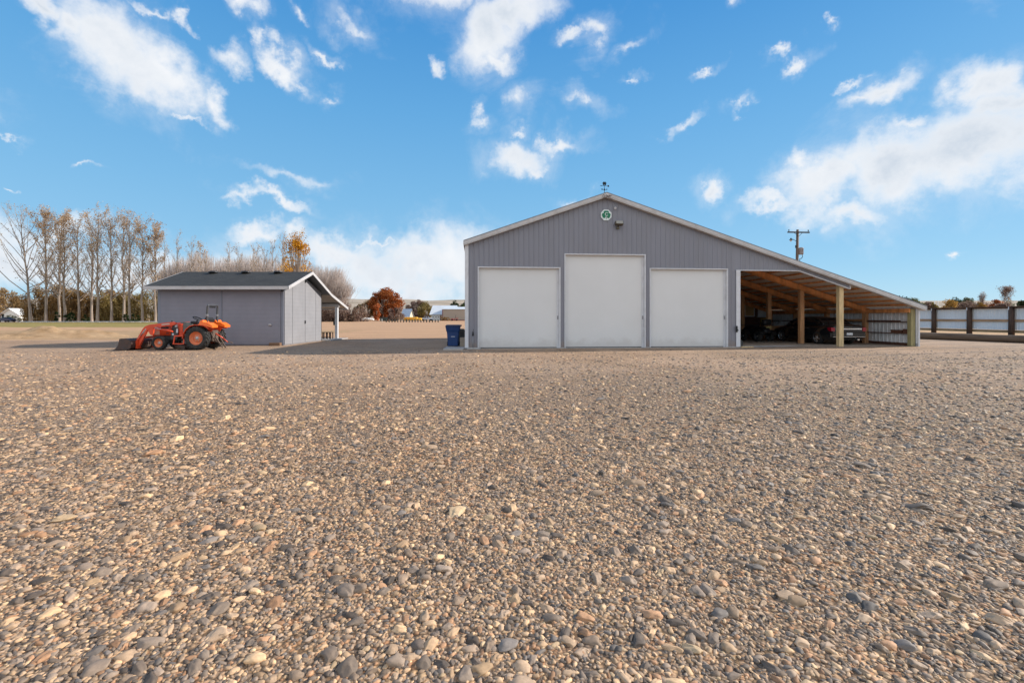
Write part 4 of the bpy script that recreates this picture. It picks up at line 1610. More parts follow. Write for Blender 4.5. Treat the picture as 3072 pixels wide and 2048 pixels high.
# loader: frame posts, arms, cylinders, bucket
for s in (1, -1):
    y0, y1 = sorted((.345 * s, .40 * s))
    mb = MB()
    mb.prism([(1.02, .45), (1.30, .45), (1.30, .78), (1.22, 1.10), (1.06, 1.12), (1.00, .80)], *sorted((.29 * s, .345 * s)))
    mb.build('loader_post', m_dkg, tr)
    mb = MB()
    mb.prism([(1.02, 1.0), (1.12, 1.0), (1.12, 1.12), (1.02, 1.12)], *sorted((.35 * s, .358 * s)))
    mb.prism([(.99, .74), (1.07, .74), (1.05, .92), (.99, .92)], *sorted((.35 * s, .358 * s)))
    mb.prism([(1.16, .64), (1.25, .64), (1.24, .72), (1.16, .72)], *sorted((.35 * s, .358 * s)))
    split_build(mb, 'decal_plate', m_white, tr)
    ya, yb = sorted((.41 * s, .49 * s))
    mb = MB()
    mb.prism([(1.02, 1.10), (.98, 1.19), (1.10, 1.225), (1.75, 1.15), (2.16, 1.095), (2.32, 1.03), (2.42, .93), (2.78, .30), (2.79, .10), (2.70, .04), (2.60, .10),
              (2.48, .34), (2.22, .86), (2.10, .95), (1.75, 1.02), (1.12, 1.07)], ya, yb)
    arm = mb.build('loader_arm', m_org, tr)
    mb = MB()
    mb.prism([(1.95, 1.04), (2.22, .88), (2.10, .66), (1.98, .62)], *sorted((.42 * s, .48 * s)))
    mb.build('gusset', m_org, arm)
    cy = MB()
    cy.tube([(1.14, .45 * s, .80), (1.62, .45 * s, .90)], .035, 12)
    cy.build('lift_cylinder', m_org, tr)
    cy = MB()
    cy.tube([(1.60, .45 * s, .895), (2.02, .45 * s, .97)], .018, 10)
    cy.tube([(2.32, .51 * s, .88), (2.50, .51 * s, .62)], .016, 8)
    cy.build('cylinder_rod', m_silver, tr)
    cy = MB()
    cy.tube([(2.50, .51 * s, .62), (2.70, .51 * s, .32)], .03, 12)
    cy.build('bucket_cylinder', m_org, tr)
mb = MB()
mb.tube([(2.45, -.45, .55), (2.45, .45, .55)], .045, 12)
mb.build('cross_tube', m_org, tr)
# bucket: curved shell open to the front, with side plates
shell = [(3.46, .02), (3.0, .02), (2.80, .05), (2.72, .13), (2.70, .28), (2.74, .42), (2.90, .50), (3.05, .51)]
inner = [(p[0] + .012, p[1] - .012) if i > 3 else (p[0], p[1] + .014) for i, p in enumerate(shell)]
mb = MB()
mb.prism(shell + list(reversed([(x + .012 if i > 2 else x, z + (.014 if i < 4 else -.014)) for i, (x, z) in enumerate(shell)])), -.76, .76)
bk_ = mb.build('bucket', m_bucket, tr)
for s in (1, -1):
    mb = MB()
    mb.prism([(3.46, .01), (3.34, .10), (3.25, .24), (3.20, .49), (3.10, .51), (2.90, .505), (2.73, .43), (2.69, .28), (2.71, .12), (2.80, .03)], *sorted((.761 * s, .776 * s)))
    mb.build('side_plate', m_bucket, bk_)
mb = MB()
mb.box(3.30, 3.50, -.75, .75, .006, .018)
mb.build('cutting_edge', m_rust, bk_)
mb = MB()
mb.box(2.60, 2.69, .36, .54, .06, .40)
mb.box(2.60, 2.69, -.54, -.36, .06, .40)
split_build(mb, 'bucket_bracket', m_org, bk_)
# roll bar
for s in (1, -1):
    mb = MB()
    mb.bar((-.30, .34 * s, 1.0), (-.28, .34 * s, 1.52), .07, .055, up=(1, 0, 0))
    mb.bar((-.28, .34 * s, 1.52), (-.30, .34 * s, 1.90), .06, .05, up=(1, 0, 0))
    mb.bar((-.30, .34 * s, 1.0), (-.22, .34 * s, .72), .07, .055, up=(1, 0, 0))
    mb.build('roll_bar_post', m_dkg, tr)
    mb = MB()
    mb.cbox(-.325, -.24, .29 * s if s > 0 else .39 * s, .39 * s if s > 0 else .29 * s, 1.46, 1.56, .01)
    mb.tube([(-.26, .30 * s, 1.53), (-.26, .41 * s, 1.53)], .03, 8)
    mb.build('hinge', m_grey, tr)
mb = MB()
mb.tube([(-.30, -.34, 1.90), (-.305, -.31, 1.95), (-.305, -.27, 1.965), (-.305, .27, 1.965), (-.305, .31, 1.95), (-.30, .34, 1.90)], .033, 10)
mb.build('roll_bar_top', M('roll_bar_grey', (.07, .073, .08), rough=.4, var=.1), tr)
mb = MB()
mb.cbox(-.32, -.285, -.20, .20, 1.84, 1.92, .01)
mb.build('warning_plate', m_black, tr)
# rear linkage
for s in (1, -1):
    mb = MB()
    mb.tube([(-.25, .28 * s, .38), (-.70, .33 * s, .35), (-.98, .36 * s, .26)], .022, 8)
    mb.tube([(-.35, .26 * s, .85), (-.62, .32 * s, .37)], .018, 8)
    mb.build('lower_link', m_rust, tr)
mb = MB()
mb.tube([(-.30, 0, .78), (-.78, .03, .50)], .03, 10)
mb.tube([(-.78, .03, .50), (-1.0, .04, .32)], .02, 10)
mb.build('top_link', m_org, tr)
mb = MB()
mb.bar((-.55, -.38, .22), (-.95, .34, .16), .06, .03)
mb.bar((-.62, .30, .55), (-1.02, .42, .10), .035, .05)
mb.bar((-.60, -.05, .52), (-.95, .1, .08), .035, .05)
mb.cbox(-.45, -.30, -.2, .2, .35, .85, .03)
mb.build('drawbar', m_rust, tr)
mb = MB()
mb.cbox(-.66, -.60, -.62, -.52, .98, 1.08, .01)
mb.cbox(-.66, -.60, .52, .62, .98, 1.08, .01)
split_build(mb, 'tail_lamp', M('amber_lens', (.6, .10, .02), rough=.25), tr)

# hydraulic hoses along the near arm and a lettering strip on the arm
for s in (1, -1):
    mb = MB()
    mb.tube([(1.15, .40 * s, .86), (1.3, .405 * s, .98), (1.7, .40 * s, 1.10), (2.15, .40 * s, 1.04), (2.4, .40 * s, .80), (2.5, .44 * s, .66)], .012, 6)
    mb.build('hydraulic_hose', m_black, tr)
mb = MB()
mb.bar((1.25, .4925, 1.135), (1.60, .4925, 1.10), .004, .05)
mb.bar((2.28, .4925, .93), (2.40, .4925, .72), .004, .04)
split_build(mb, 'arm_decal', M('pale_decal', (.45, .40, .36), rough=.5), tr)
mb = MB()
mb.tube([(1.6, -.12, 1.10), (1.6, -.12, 1.28)], .03, 10)
mb.build('exhaust_pipe', m_black, tr)
# ------------------------------------------------------------------ black sedan in the lean-to
m_carp = M('black_car_paint', (.008, .009, .011), rough=.2, var=.05, scale=2, spec=.4, coat=.35)
m_chrome = M('chrome_trim', (.62, .63, .65), rough=.14, metal=.9, var=.05, scale=5)
m_glass = M_glass_dark()
m_tail = M('red_lamp_lens', (.26, .006, .02), rough=.15, var=.1, scale=10, spec=.6)
m_alloy = M('alloy_wheel', (.50, .51, .53), rough=.25, metal=.8, var=.05, scale=5)
m_tyr = M('car_tyre', (.02, .02, .02), rough=.85, var=.2, scale=10)
CARX, CARY = 17.20, 23.25           # middle of the rear bumper
car = thing('parked_car', (CARX, CARY, .016), 'black sedan parked nose-in under the lean-to roof', 'car', R(90 + 3.2))
# local x forward (away), y left
LEN, HW = 5.0, .93


def ring_body(x, hw, zb, zs, zt):
    return [(x, -hw * .86, zb), (x, -hw * .97, zb + .10), (x, -hw, zb + .28), (x, -hw * .985, zs), (x, -hw * .93, zt - .03), (x, -hw * .84, zt),
            (x, 0, zt + .02), (x, hw * .84, zt), (x, hw * .93, zt - .03), (x, hw * .985, zs), (x, hw, zb + .28), (x, hw * .97, zb + .10), (x, hw * .86, zb)]
st = [(0.0, .80, .42, .62, .90), (.05, .86, .26, .66, .98), (.25, .91, .22, .70, 1.03), (.65, .93, .20, .72, 1.02), (1.1, .935, .19, .73, .97), (2.0, .94, .19, .74, .95),
      (3.2, .94, .19, .74, .93), (3.7, .93, .20, .72, .92), (4.4, .90, .22, .66, .83), (4.8, .84, .24, .58, .74), (4.97, .72, .30, .48, .62)]
mb = MB()
mb.loft([ring_body(*a) for a in st])
body = mb.build('body', m_carp, car)
# cabin
cab = [(.62, .74, 1.00, 1.02), (1.15, .68, 1.01, 1.32), (1.55, .66, .98, 1.41), (2.1, .66, .96, 1.44), (2.7, .655, .95, 1.43), (3.1, .66, .94, 1.36), (3.75, .74, .91, .94)]


def ring_cab(x, hw, z0, z1):
    b = .84
    k = (z1 - z0)
    return [(x, -b, z0 - .02), (x, -(hw + (b - hw) * .45), z0 + k * .5), (x, -hw - .01, z1 - min(.07, k * .25)), (x, -hw * .9, z1 - min(.02, k * .1)), (x, 0, z1 + .012),
            (x, hw * .9, z1 - min(.02, k * .1)), (x, hw + .01, z1 - min(.07, k * .25)), (x, (hw + (b - hw) * .45), z0 + k * .5), (x, b, z0 - .02)]
mb = MB()
mb.loft([ring_cab(*a) for a in cab])
mb.build('window_glass', m_glass, car)
mb = MB()
rr_ = []
for (x, hw, z0, z1) in ((1.12, .665, 0, 1.318), (1.5, .665, 0, 1.402), (2.1, .665, 0, 1.446), (2.7, .66, 0, 1.436), (3.05, .655, 0, 1.378)):
    rr_.append([(x, -hw, z1 - .075), (x, -hw * .92, z1 - .005), (x, 0, z1 + .024), (x, hw * .92, z1 - .005), (x, hw, z1 - .075)])
mb.loft(rr_, closed=False, cap=False)
for s in (1, -1):
    mb.tube([(.64, .80 * s, 1.02), (1.14, .70 * s, 1.30), (1.5, .672 * s, 1.35)], .035, 6)
    mb.tube([(3.02, .67 * s, 1.34), (3.7, .78 * s, .96)], .03, 6)
    mb.tube([(2.15, .67 * s, 1.38), (2.2, .83 * s, .97)], .028, 6)
mb.build('roof', m_carp, car)
for (x, s) in ((1.02, 1), (1.02, -1), (3.98, 1), (3.98, -1)):
    mb = MB()
    hub = bpy.data.objects.new('wheel', None)
    COL.objects.link(hub)
    hub.parent = car
    hub.location = (x, .83 * s, .335)
    T_ = Matrix.Rotation(R(-90 * s), 4, 'X')
    mb.lathe([(.225, -.1), (.30, -.11), (.335, -.08), (.335, .08), (.30, .115), (.228, .105)], 36, M=T_)
    mb.build('tyre', m_tyr, hub)
    mb = MB()
    mb.lathe([(.232, .108), (.228, .085), (.205, .06), (.20, -.08)], 32, M=T_)
    for k in range(5):
        a = 2 * math.pi * (k + .3) / 5
        d = Vector((math.cos(a), math.sin(a), 0))
        p0, p1 = T_ @ (d * .02 + Vector((0, 0, .085))), T_ @ (d * .215 + Vector((0, 0, .085)))
        mb.bar(p0, p1, .075, .03, up=T_ @ Vector((0, 0, 1)))
    mb.lathe([(.06, .09), (.05, .115), (0, .118)], 16, M=T_)
    mb.build('rim', m_alloy, hub)
for s in (1, -1):
    mb = MB()
    mb.prism([(-.012, .70), (-.012, .87), (.06, .90), (.26, .88), (.22, .76), (.08, .69)], *sorted((.74 * s, .935 * s)))
    mb.build('tail_light', m_tail, car)
    mb = MB()
    mb.tube([(-.06, .50 * s, .27), (.1, .50 * s, .27)], .045, 12)
    mb.build('exhaust', m_chrome, car)
mb = MB()
mb.cbox(-.03, .0, -.69, .69, .78, .85, .008)
mb.cbox(-.055, .02, -.86, .86, .40, .435, .01)
split_build(mb, 'chrome_strip', m_chrome, car)
mb = MB()
mb.cbox(-.065, .06, -.88, .88, .44, .66, .04)
mb.cbox(.02, .2, -.92, .92, .36, .66, .05)
mb.build('rear_bumper', m_carp, car)
mb = MB()
mb.cbox(-.08, -.062, -.16, .16, .50, .62, .005)
mb.build('licence_plate', M('plate_silver', (.55, .56, .58), rough=.4), car)
for s in (1, -1):
    mb = MB()
    mb.cbox(3.05, 3.17, *sorted((.90 * s, 1.06 * s)), .98, 1.10, .03)
    mb.build('wing_mirror', m_carp, car)
mb = MB()
for s in (1, -1):
    mb.box(1.6, 1.85, *sorted((.945 * s, .96 * s)), .80, .83)
    mb.box(2.75, 3.0, *sorted((.945 * s, .96 * s)), .80, .83)
split_build(mb, 'door_handle', m_chrome, car)

# ------------------------------------------------------------------ quad bike
px_, py_ = gx(2270, 27.4), 27.4
atv = thing('quad_bike', (px_, py_, .016), 'black quad bike with racks behind the tyre in the lean-to', 'quad bike', R(-90 + 12))
m_atv = M('black_fender', (.012, .012, .013), rough=.4, var=.2)
for (x, s) in ((.58, 1), (.58, -1), (-.58, 1), (-.58, -1)):
    wheel('wheel', atv, x, .42 * s, .29, .29, .22, .14, s, 14, .02, 4, .03, m_dkg)
mb = MB()
rings = []
for (x, hw_, z0, z1) in ((.95, .16, .50, .66), (.80, .24, .46, .80), (.45, .22, .42, .88), (.1, .17, .40, .82), (-.3, .18, .42, .86), (-.75, .22, .50, .86), (-.95, .18, .56, .78)):
    rings.append([(x, -hw_, z0), (x, -hw_ * 1.05, (z0 + z1) / 2), (x, -hw_ * .7, z1), (x, hw_ * .7, z1), (x, hw_ * 1.05, (z0 + z1) / 2), (x, hw_, z0)])
mb.loft(rings)
mb.build('body', m_atv, atv)
for x in (.58, -.58):
    for s in (1, -1):
        mb = MB()
        arc = [(x + .38 * math.cos(R(a)), .32 + .36 * math.sin(R(a))) for a in range(10, 171, 20)]
        inn = [(x + .35 * math.cos(R(a)), .32 + .33 * math.sin(R(a))) for a in range(10, 171, 20)]
        mb.prism(arc + list(reversed(inn)), *sorted((.24 * s, .56 * s)))
        mb.build('fender', m_atv, atv)
mb = MB()
mb.cbox(-.55, .15, -.14, .14, .86, .97, .05)
mb.build('seat', m_seat, atv)
mb = MB()
mb.tube([(.30, -.36, 1.12), (.38, -.15, 1.08), (.38, .15, 1.08), (.30, .36, 1.12)], .02, 8)
mb.tube([(.45, 0, .85), (.37, 0, 1.08)], .03, 8)
mb.build('handlebar', m_atv, atv)
for x0, x1 in ((.55, 1.0), (-1.0, -.5)):
    mb = MB()
    for y in (-.36, -.18, 0, .18, .36):
        mb.tube([(x0, y, .95), (x1, y, .95)], .013, 6)
    mb.tube([(x0, -.36, .95), (x0, .36, .95)], .013, 6)
    mb.tube([(x1, -.36, .95), (x1, .36, .95)], .013, 6)
    for y in (-.2, .2):
        mb.tube([((x0 + x1) / 2, y, .75), ((x0 + x1) / 2, y, .95)], .013, 6)
    mb.build('rack', m_atv, atv)
mb = MB()
mb.cbox(.955, .985, -.19, .19, .80, .86, .01)
mb.build('yellow_plate', M('yellow_plate', (.45, .38, .16), rough=.5), atv)
mb = MB()
mb.cbox(.62, .96, -.26, .26, .97, 1.30, .08)
cargo = mb.build('cargo_box', m_atv, loc=(0, 0, 0))
cargo.location = atv.location
cargo.rotation_euler = atv.rotation_euler
tag(cargo, 'black cargo bag strapped on the quad bike rack', 'bag', kind='thing')

# ------------------------------------------------------------------ things stored in the lean-to
def prop(name, mb, mat, label, cat, group=None, loc=(0, 0, 0), rot=(0, 0, 0)):
    o = mb.build(name, mat, loc=loc, rot=rot)
    tag(o, label, cat, group)
    o['kind'] = 'thing'
    return o
rz = (0, 0, BT)
b0, b1 = bs(2283, 9.2), bs(2352, 9.2)
wbn = thing('workbench', bw((b0 + b1) / 2, 9.2), 'rough brown timber bench at the back of the lean-to', 'workbench', BT)
hw_ = (b1 - b0) / 2
MB().cbox(-hw_, hw_, -.35, .35, .80, .85, .01).build('bench_top', m_wood_m, wbn)
for x in (-hw_ + .08, hw_ - .08):
    for y in (-.28, .28):
        MB().cbox(x - .05, x + .05, y - .05, y + .05, 0, .80, .01).build('leg', m_wood_m, wbn)
MB().box(-hw_ + .13, hw_ - .13, -.33, -.29, .35, .80).build('front_panel', m_wood_m, wbn)
m_crate = M('yellow_crate', (.42, .30, .08), rough=.6, var=.1, scale=4)
for k in range(2):
    c = thing('crate', bw(bs(2293, 9.1), 9.1, .85 + k * .265), ('lower' if k == 0 else 'upper') + ' yellow slatted crate in the stack on the bench', 'crate', BT, 'yellow crates on the bench')
    MB().box(-.18, .18, -.14, .14, 0, .02).build('bottom', m_crate, c)
    for i in range(3):
        MB().box(-.20, .20, -.16, -.145, .02 + i * .085, .085 + i * .085).build('slat', m_crate, c)
    MB().box(-.20, .20, .145, .16, 0, .26).build('rear_panel', m_crate, c)
    for x in (-.20, .19):
        MB().box(x, x + .012, -.145, .145, 0, .26).build('side_panel', m_crate, c)
mb = MB()
rings = []
rg = random.Random(3)
for i in range(13):
    x = -.42 + i * .07
    h = .16 + .10 * math.sin(i * .9) + (.06 if i > 6 else 0)
    rings.append([(x, -.22 + .02 * rg.random(), 0), (x, -.2, h * .5), (x, -.1, h * (.85 + .3 * rg.random())), (x, .05, h * (.9 + .25 * rg.random())), (x, .2, h * .6), (x, .24, 0)])
mb.loft(rings)
prop('tarp_bundle', mb, M('white_tarp', (.50, .50, .50), rough=.6, var=.08, scale=5, bump=.4), 'crumpled white tarp bundle on the lean-to bench', 'tarp', loc=bw(bs(2333, 9.2), 9.2, .85), rot=rz)
# shelf things on the girts of the right wall
mb = MB()
mb.cbox(-.055, .055, -1.0, 1.0, 0, .06, .005)
prop('timber_board', mb, m_wood_d, 'long dark board lying on the upper wall rail', 'board', loc=bw(21.90, 1.9, 1.21), rot=rz)
mb = MB()
mb.cbox(-.055, .055, -1.2, 1.2, 0, .12, .005)
prop('timber_board', mb, m_wood_m, 'thick brown board on the wall rail above the car boot', 'board', loc=bw(21.90, 4.3, 1.21), rot=rz)
m_tray = M('brown_tray', (.13, .06, .04), rough=.6, var=.2)
mb = MB()
mb.prism([(-.28, 0), (.28, 0), (.32, .15), (-.32, .15)], -.055, .055, axis='x', M=None)
prop('storage_tray', mb, m_tray, 'brown tray in the middle of the lower wall rail', 'tray', loc=bw(21.90, 1.05, .64), rot=rz)
mb = MB()
mb.prism([(-.24, 0), (.26, 0), (.26, .20), (-.14, .20), (-.22, .14)], -.055, .055, axis='x')
prop('storage_tray', mb, m_tray, 'brown rounded box at the corner post end of the lower wall rail', 'box', loc=bw(21.90, .42, .64), rot=rz)
mb = MB()
mb.cbox(-.6, .5, -.25, .25, 0, .10, .01)
mb.cbox(-.5, .3, -.2, .2, .10, .19, .01)
mb.cbox(-.2, .45, -.15, .15, .19, .27, .01)
prop('lumber_pile', mb, m_wood_d, 'low pile of dark scrap lumber on the floor behind the car bumper', 'lumber', loc=bw(21.0, 3.1, .012), rot=(0, 0, BT + .3))
# tyre lying at the corner and a board
tyo = MB()
tyo.lathe([(.17, .03), (.26, .0), (.30, .04), (.315, .10), (.315, .20), (.30, .26), (.26, .30), (.17, .27)], 40, close=True)
for k in range(32):
    a = 2 * math.pi * k / 32
    Mx = Matrix.Rotation(a, 4, 'Z')
    tyo.box(.312, .325, -.018, .018, .06, .24, M=Mx)
prop('old_tyre', tyo, m_rubdry, 'old dusty tyre lying flat at the lean-to corner', 'tyre', loc=bw(12.98, .52, .02))
mb = MB()
mb.cbox(-.30, .27, -.05, .06, 0, .045, .008)
prop('plank_piece', mb, m_wood_p, 'short weathered plank on the ground below the old tyre', 'plank', loc=bw(13.20, -.12, .012), rot=(0, 0, BT - .05))
# rolled things dimly visible at the rear: a leaning sheet
mb = MB()
mb.cbox(-.7, .7, -.03, .03, 0, .62, .01, M=Matrix.Rotation(R(-8), 4, 'X'))
prop('leaning_sheet', mb, m_wood_d, 'dark board sheet leaning at the rear wall left of the bench', 'board', loc=bw(bs(2262, 10.7), 10.7, .012), rot=rz)

# ------------------------------------------------------------------ bins beside the barn
m_blue = M('blue_bin_plastic', (.006, .036, .135), rough=.42, var=.12, scale=4, spec=.5)
bn_ = thing('wheelie_bin', (gx(1359.5, 21.35), 21.35, .07), 'blue wheeled bin with dark lid at the left side of the barn', 'bin', R(6))
mb = MB()
rings = []
for z, hx, hy in ((.03, .235, .25), (.40, .262, .29), (.68, .285, .32), (.72, .31, .34), (.92, .345, .385)):
    c = .05
    rings.append([(-hx + c, -hy, z), (hx - c, -hy, z), (hx, -hy + c, z), (hx, hy - c, z), (hx - c, hy, z), (-hx + c, hy, z), (-hx, hy - c, z), (-hx, -hy + c, z)])
mb.loft(rings, smooth=False)
body_ = mb.build('body', m_blue, bn_)
mb = MB()
mb.cbox(-.36, .36, -.40, .40, .92, .955, .015)
mb.prism([(-.36, .955), (.36, .955), (.30, 1.01), (-.30, 1.01)], -.36, .38)
mb.cbox(.20, .40, .28, .43, .93, 1.0, .02)
mb.build('lid', M('dark_blue_lid', (.016, .03, .085), rough=.45, var=.1), bn_)
mb = MB()
mb.box(-.09, .09, -.298, -.27, .455, .49)
mb.build('label_strip', m_white, bn_)
mb = MB()
mb.cbox(-.10, .10, -.300, -.26, .51, .56, .008)
mb.tube([(-.24, .42, .93), (.24, .42, .93)], .02, 8)
mb.build('handle', m_black, bn_)
for s in (1, -1):
    mb = MB()
    mb.tube([(.22 * s, .30, .11), (.29 * s, .30, .11)], .11, 18)
    mb.build('wheel', m_black, bn_)
o2 = thing('refuse_bin', (gx(1383, 22.5), 22.5, .0), 'grey lidded bin behind the blue bin', 'bin', R(0))
mb = MB()
mb.loft([[(-hx, -hy, z), (hx, -hy, z), (hx, hy, z), (-hx, hy, z)] for z, hx, hy in ((.0, .18, .2), (.75, .24, .26))], smooth=False)
mb.build('body', M('grey_bin_plastic', (.07, .07, .065), rough=.5, var=.2), o2)
mb = MB()
mb.prism([(-.25, .75), (.25, .75), (.10, .86), (-.12, .86)], -.27, .27)
mb.build('lid', MATS['grey_bin_plastic'], o2)
mb = MB()
mb.cbox(-.13, .13, -.12, .12, 0, .42, .01)
prop('storage_box', mb, M('beige_box', (.30, .25, .20), rough=.7, var=.1), 'beige box standing between the blue bin and the barn', 'box', loc=(gx(1389, 21.3), 21.3, .07))

# ------------------------------------------------------------------ utility pole behind the lean-to
up = thing('utility_pole', (gx(2388, 45), 45, 0), 'brown wooden utility pole with crossarm, lamp and transformer can', 'utility pole', 0)
up.rotation_euler = (0, R(.9), 0)
m_pole = M('pole_wood', (.13, .085, .06), rough=.8, var=.25, scale=3, stretch=(4, 4, .3), bump=.4)
k = 45 / F
mb = MB()
zt = CH + (HY - 689) * k
mb.tube([(0, 0, 0), (0, 0, zt)], [.17, .115], 14)
mb.build('pole', m_pole, up)
zc = CH + (HY - 697.5) * k
mb = MB()
mb.box(-1.05, 1.10, -.17, -.06, zc - .06, zc + .06)
ca = mb.build('crossarm', M('crossarm_wood', (.06, .05, .045), rough=.8, var=.2), up)
for x in (-.93, .98):
    mb = MB()
    mb.lathe([(.02, 0), (.02, .06), (.055, .08), (.035, .12), (.055, .14), (.04, .2), (0, .21)], 12, M=Matrix.Translation((x, -.115, zc + .06)))
    mb.build('insulator', m_iron, ca)
mb = MB()
mb.bar((-.38, -.12, zc - .06), (-.02, -.12, zc - .36), .03, .03, up=(0, 1, 0))
mb.bar((.38, -.12, zc - .06), (.02, -.12, zc - .42), .03, .03, up=(0, 1, 0))
mb.build('brace', m_iron, up)
zl = CH + (HY - 719) * k
mb = MB()
mb.tube([(-.1, 0, zl - .15), (-.55, -.1, zl + .02), (-.72, -.12, zl)], .025, 8)
la = mb.build('lamp_arm', m_iron, up)
mb = MB()
mb.lathe([(.0, .14), (.06, .12), (.07, .02), (.15, -.03), (.15, -.06)], 16, M=Matrix.Translation((-.72, -.12, zl)))
mb.build('lamp_hood', m_iron, la)
mb = MB()
mb.lathe([(.09, -.04), (.10, -.12), (.06, -.2), (0, -.22)], 14, M=Matrix.Translation((-.72, -.12, zl)))
mb.build('lamp_globe', M('clear_globe', (.5, .5, .5), rough=.1), la)
z0, z1 = CH + (HY - 763.5) * k, CH + (HY - 744) * k
mb = MB()
mb.lathe([(0, z0 - .02), (.2, z0), (.225, z0 + .05), (.225, z1 - .04), (.235, z1), (.1, z1 + .05), (0, z1 + .05)], 24, M=Matrix.Translation((.33, -.05, 0)))
tc2 = mb.build('transformer', M('transformer_grey', (.27, .25, .25), rough=.5, var=.1, dirt=('6b3a28', .7, 6)), up)
mb = MB()
mb.tube([(.45, -.1, z0), (.46, -.1, z0 - .25), (.35, -.1, z0 - .4), (.2, -.1, z0 - .42), (.2, -.1, z0 - .6), (.2, -.1, z0 - 3)], .03, 8)
mb.build('conduit', m_iron, up)
mb = MB()
mb.cbox(-.22, -.12, -.08, .02, CH + (HY - 744) * k, CH + (HY - 736) * k, .02)
mb.build('bracket', m_iron, up)

# ------------------------------------------------------------------ panel fence and log barrier on the right
fn_ = thing('panel_fence', (39.4, 33, 0), 'tall fence of white steel panels between thick dark posts', 'fence')
m_fpost = M('old_pole_wood', (.085, .052, .038), rough=.9, var=.35, scale=5, stretch=(4, 4, .4), bump=.5)
m_frail = M('brown_rail', (.45, .27, .15), rough=.8, var=.25, scale=3, stretch=(1, .3, 1))
m_ffoot = M('foot_rail', (.27, .19, .10), rough=.85, var=.25, scale=3)
m_ftop = M('top_rail', (.12, .075, .05), rough=.8, var=.25, scale=3)
m_fpan = M('pale_blue_white_steel', (.74, .77, .79), rough=.4, var=.05, scale=.6)
posts = [42.5 + 3.3 * i for i in range(6, -4, -1)]
y_all = (posts[-1], posts[0])
for yp in posts:
    mb = MB()
    r_ = .18
    mb.tube([(0, yp - 33, 0), (.01, yp - 33, 1.1), (0, yp - 33, 2.22)], [r_ * 1.05, r_, r_ * .97], 16)
    mb.tube([(-.02, yp - 33, 2.22), (0, yp - 33, 2.2)], [r_ * .9, r_ * .97], 16)
    mb.build('post', m_fpost, fn_)
    mb = MB()
    mb.box(-.235, -.21, yp - 33 - .03, yp - 33 + .03, 2.02, 2.26)
    mb.build('bracket', m_white, fn_)
for a, b in zip(posts, posts[1:]):
    mb = MB()
    mb.box(.21, .225, b - 33 + .02, a - 33 - .02, .42, 2.14)
    y = b - 33 + .1
    while y < a - 33 - .1:
        mb.prism([(.2095, y - .035), (.193, y - .015), (.193, y + .015), (.2095, y + .035)], .42, 2.14, axis='z')
        y += .2286
    mb.build('panel', m_fpan, fn_)
    mb = MB()
    mb.box(.10, .185, b - 33 + .05, a - 33 - .05, 1.08, 1.27)
    mb.build('middle_rail', m_frail, fn_)
    mb = MB()
    mb.box(.10, .19, b - 33 + .05, a - 33 - .05, .20, .40)
    mb.build('bottom_rail', m_ffoot, fn_)
mb = MB()
mb.box(-.20, .26, y_all[0] - 33, y_all[1] - 33, 2.245, 2.30)
mb.box(.05, .26, y_all[0] - 33, y_all[1] - 33, 2.145, 2.243)
mb.build('top_rail', m_ftop, fn_)
mb = MB()
d_ = Vector((28.6 - 25.3, 22.3 - 35.5, 0))
pts = []
rad = []
for i in range(15):
    q = i / 14
    p = Vector((25.35, 35.5, 0)) + Vector((29.9 - 25.35, 20.0 - 35.5, 0)) * q
    r_ = .225 - .02 * q + .008 * math.sin(i * 2.1)
    pts.append((p.x, p.y, r_ + .0 * i))
    rad.append(r_)
mb.tube(pts, rad, 20)
prop('log_barrier', mb, M('weathered_log', (.15, .10, .065), rough=.9, var=.35, scale=2, stretch=(1, .4, 3), bump=.6, bscale=30, dirt=('5a4a3a', .5, 2)), 'long weathered log lying on the gravel before the panel fence', 'log')
# ------------------------------------------------------------------ trees
m_bark = M('grey_brown_bark', (.29, .23, .185), rough=.9, var=.3, scale=1.5, stretch=(3, 3, .4))
m_twig = M('grey_twig', (.38, .30, .245), rough=.9, var=.2, scale=.8)
m_greytwig = M('pale_grey_twig', (.44, .37, .33), rough=.9, var=.15, scale=.3)
m_lf_tan = M_leaf('tan_leaf', ['98795a', 'b39572', 'c4a988', 'd0bb9e'], .4, .25)
m_lf_brown = M_leaf('brown_leaf', ['6f5838', '8d7048', 'a5865a', 'b89b70'], .45, .22)
m_lf_olive = M_leaf('olive_leaf', ['4a4420', '6d6428', '8f7f33', 'a9923f'], .35, .25)
m_lf_yellow = M_leaf('golden_leaf', ['8a5a12', 'b87f1c', 'd29a2a', 'e0b04a'], .4, .4)
m_lf_orange = M_leaf('rust_leaf', ['6f3c20', '965028', 'ae6636', 'c0824e'], .35, .3)
m_lf_plum = M_leaf('plum_brown_twig', ['5f4b44', '7d655a', '967e70', 'a8947f'], .3, .3)
m_lf_green = M_leaf('dark_green_leaf', ['1c2414', '2a351c', '3c4a28', '4d5a34'], .2, .6)
m_lf_dull = M_leaf('dull_green_leaf', ['3a4028', '555b3a', '6f7350', '85856a'], .25, .5)


def leafquads(mb, pts, size, rg, flat=0.0):
    for p in pts:
        s = size * (.6 + .8 * rg.random())
        a = Vector((rg.gauss(0, 1), rg.gauss(0, 1), rg.gauss(0, 1))).normalized()
        b = a.cross(Vector((rg.gauss(0, 1), rg.gauss(0, 1), rg.gauss(0, 1)))).normalized()
        a, b = a * s, b * s * .6
        o = len(mb.v)
        mb.v += [tuple(p - a), tuple(p + b), tuple(p + a), tuple(p - b)]
        mb.f.append((o, o + 1, o + 2, o + 3))
        mb.sm.append(False)


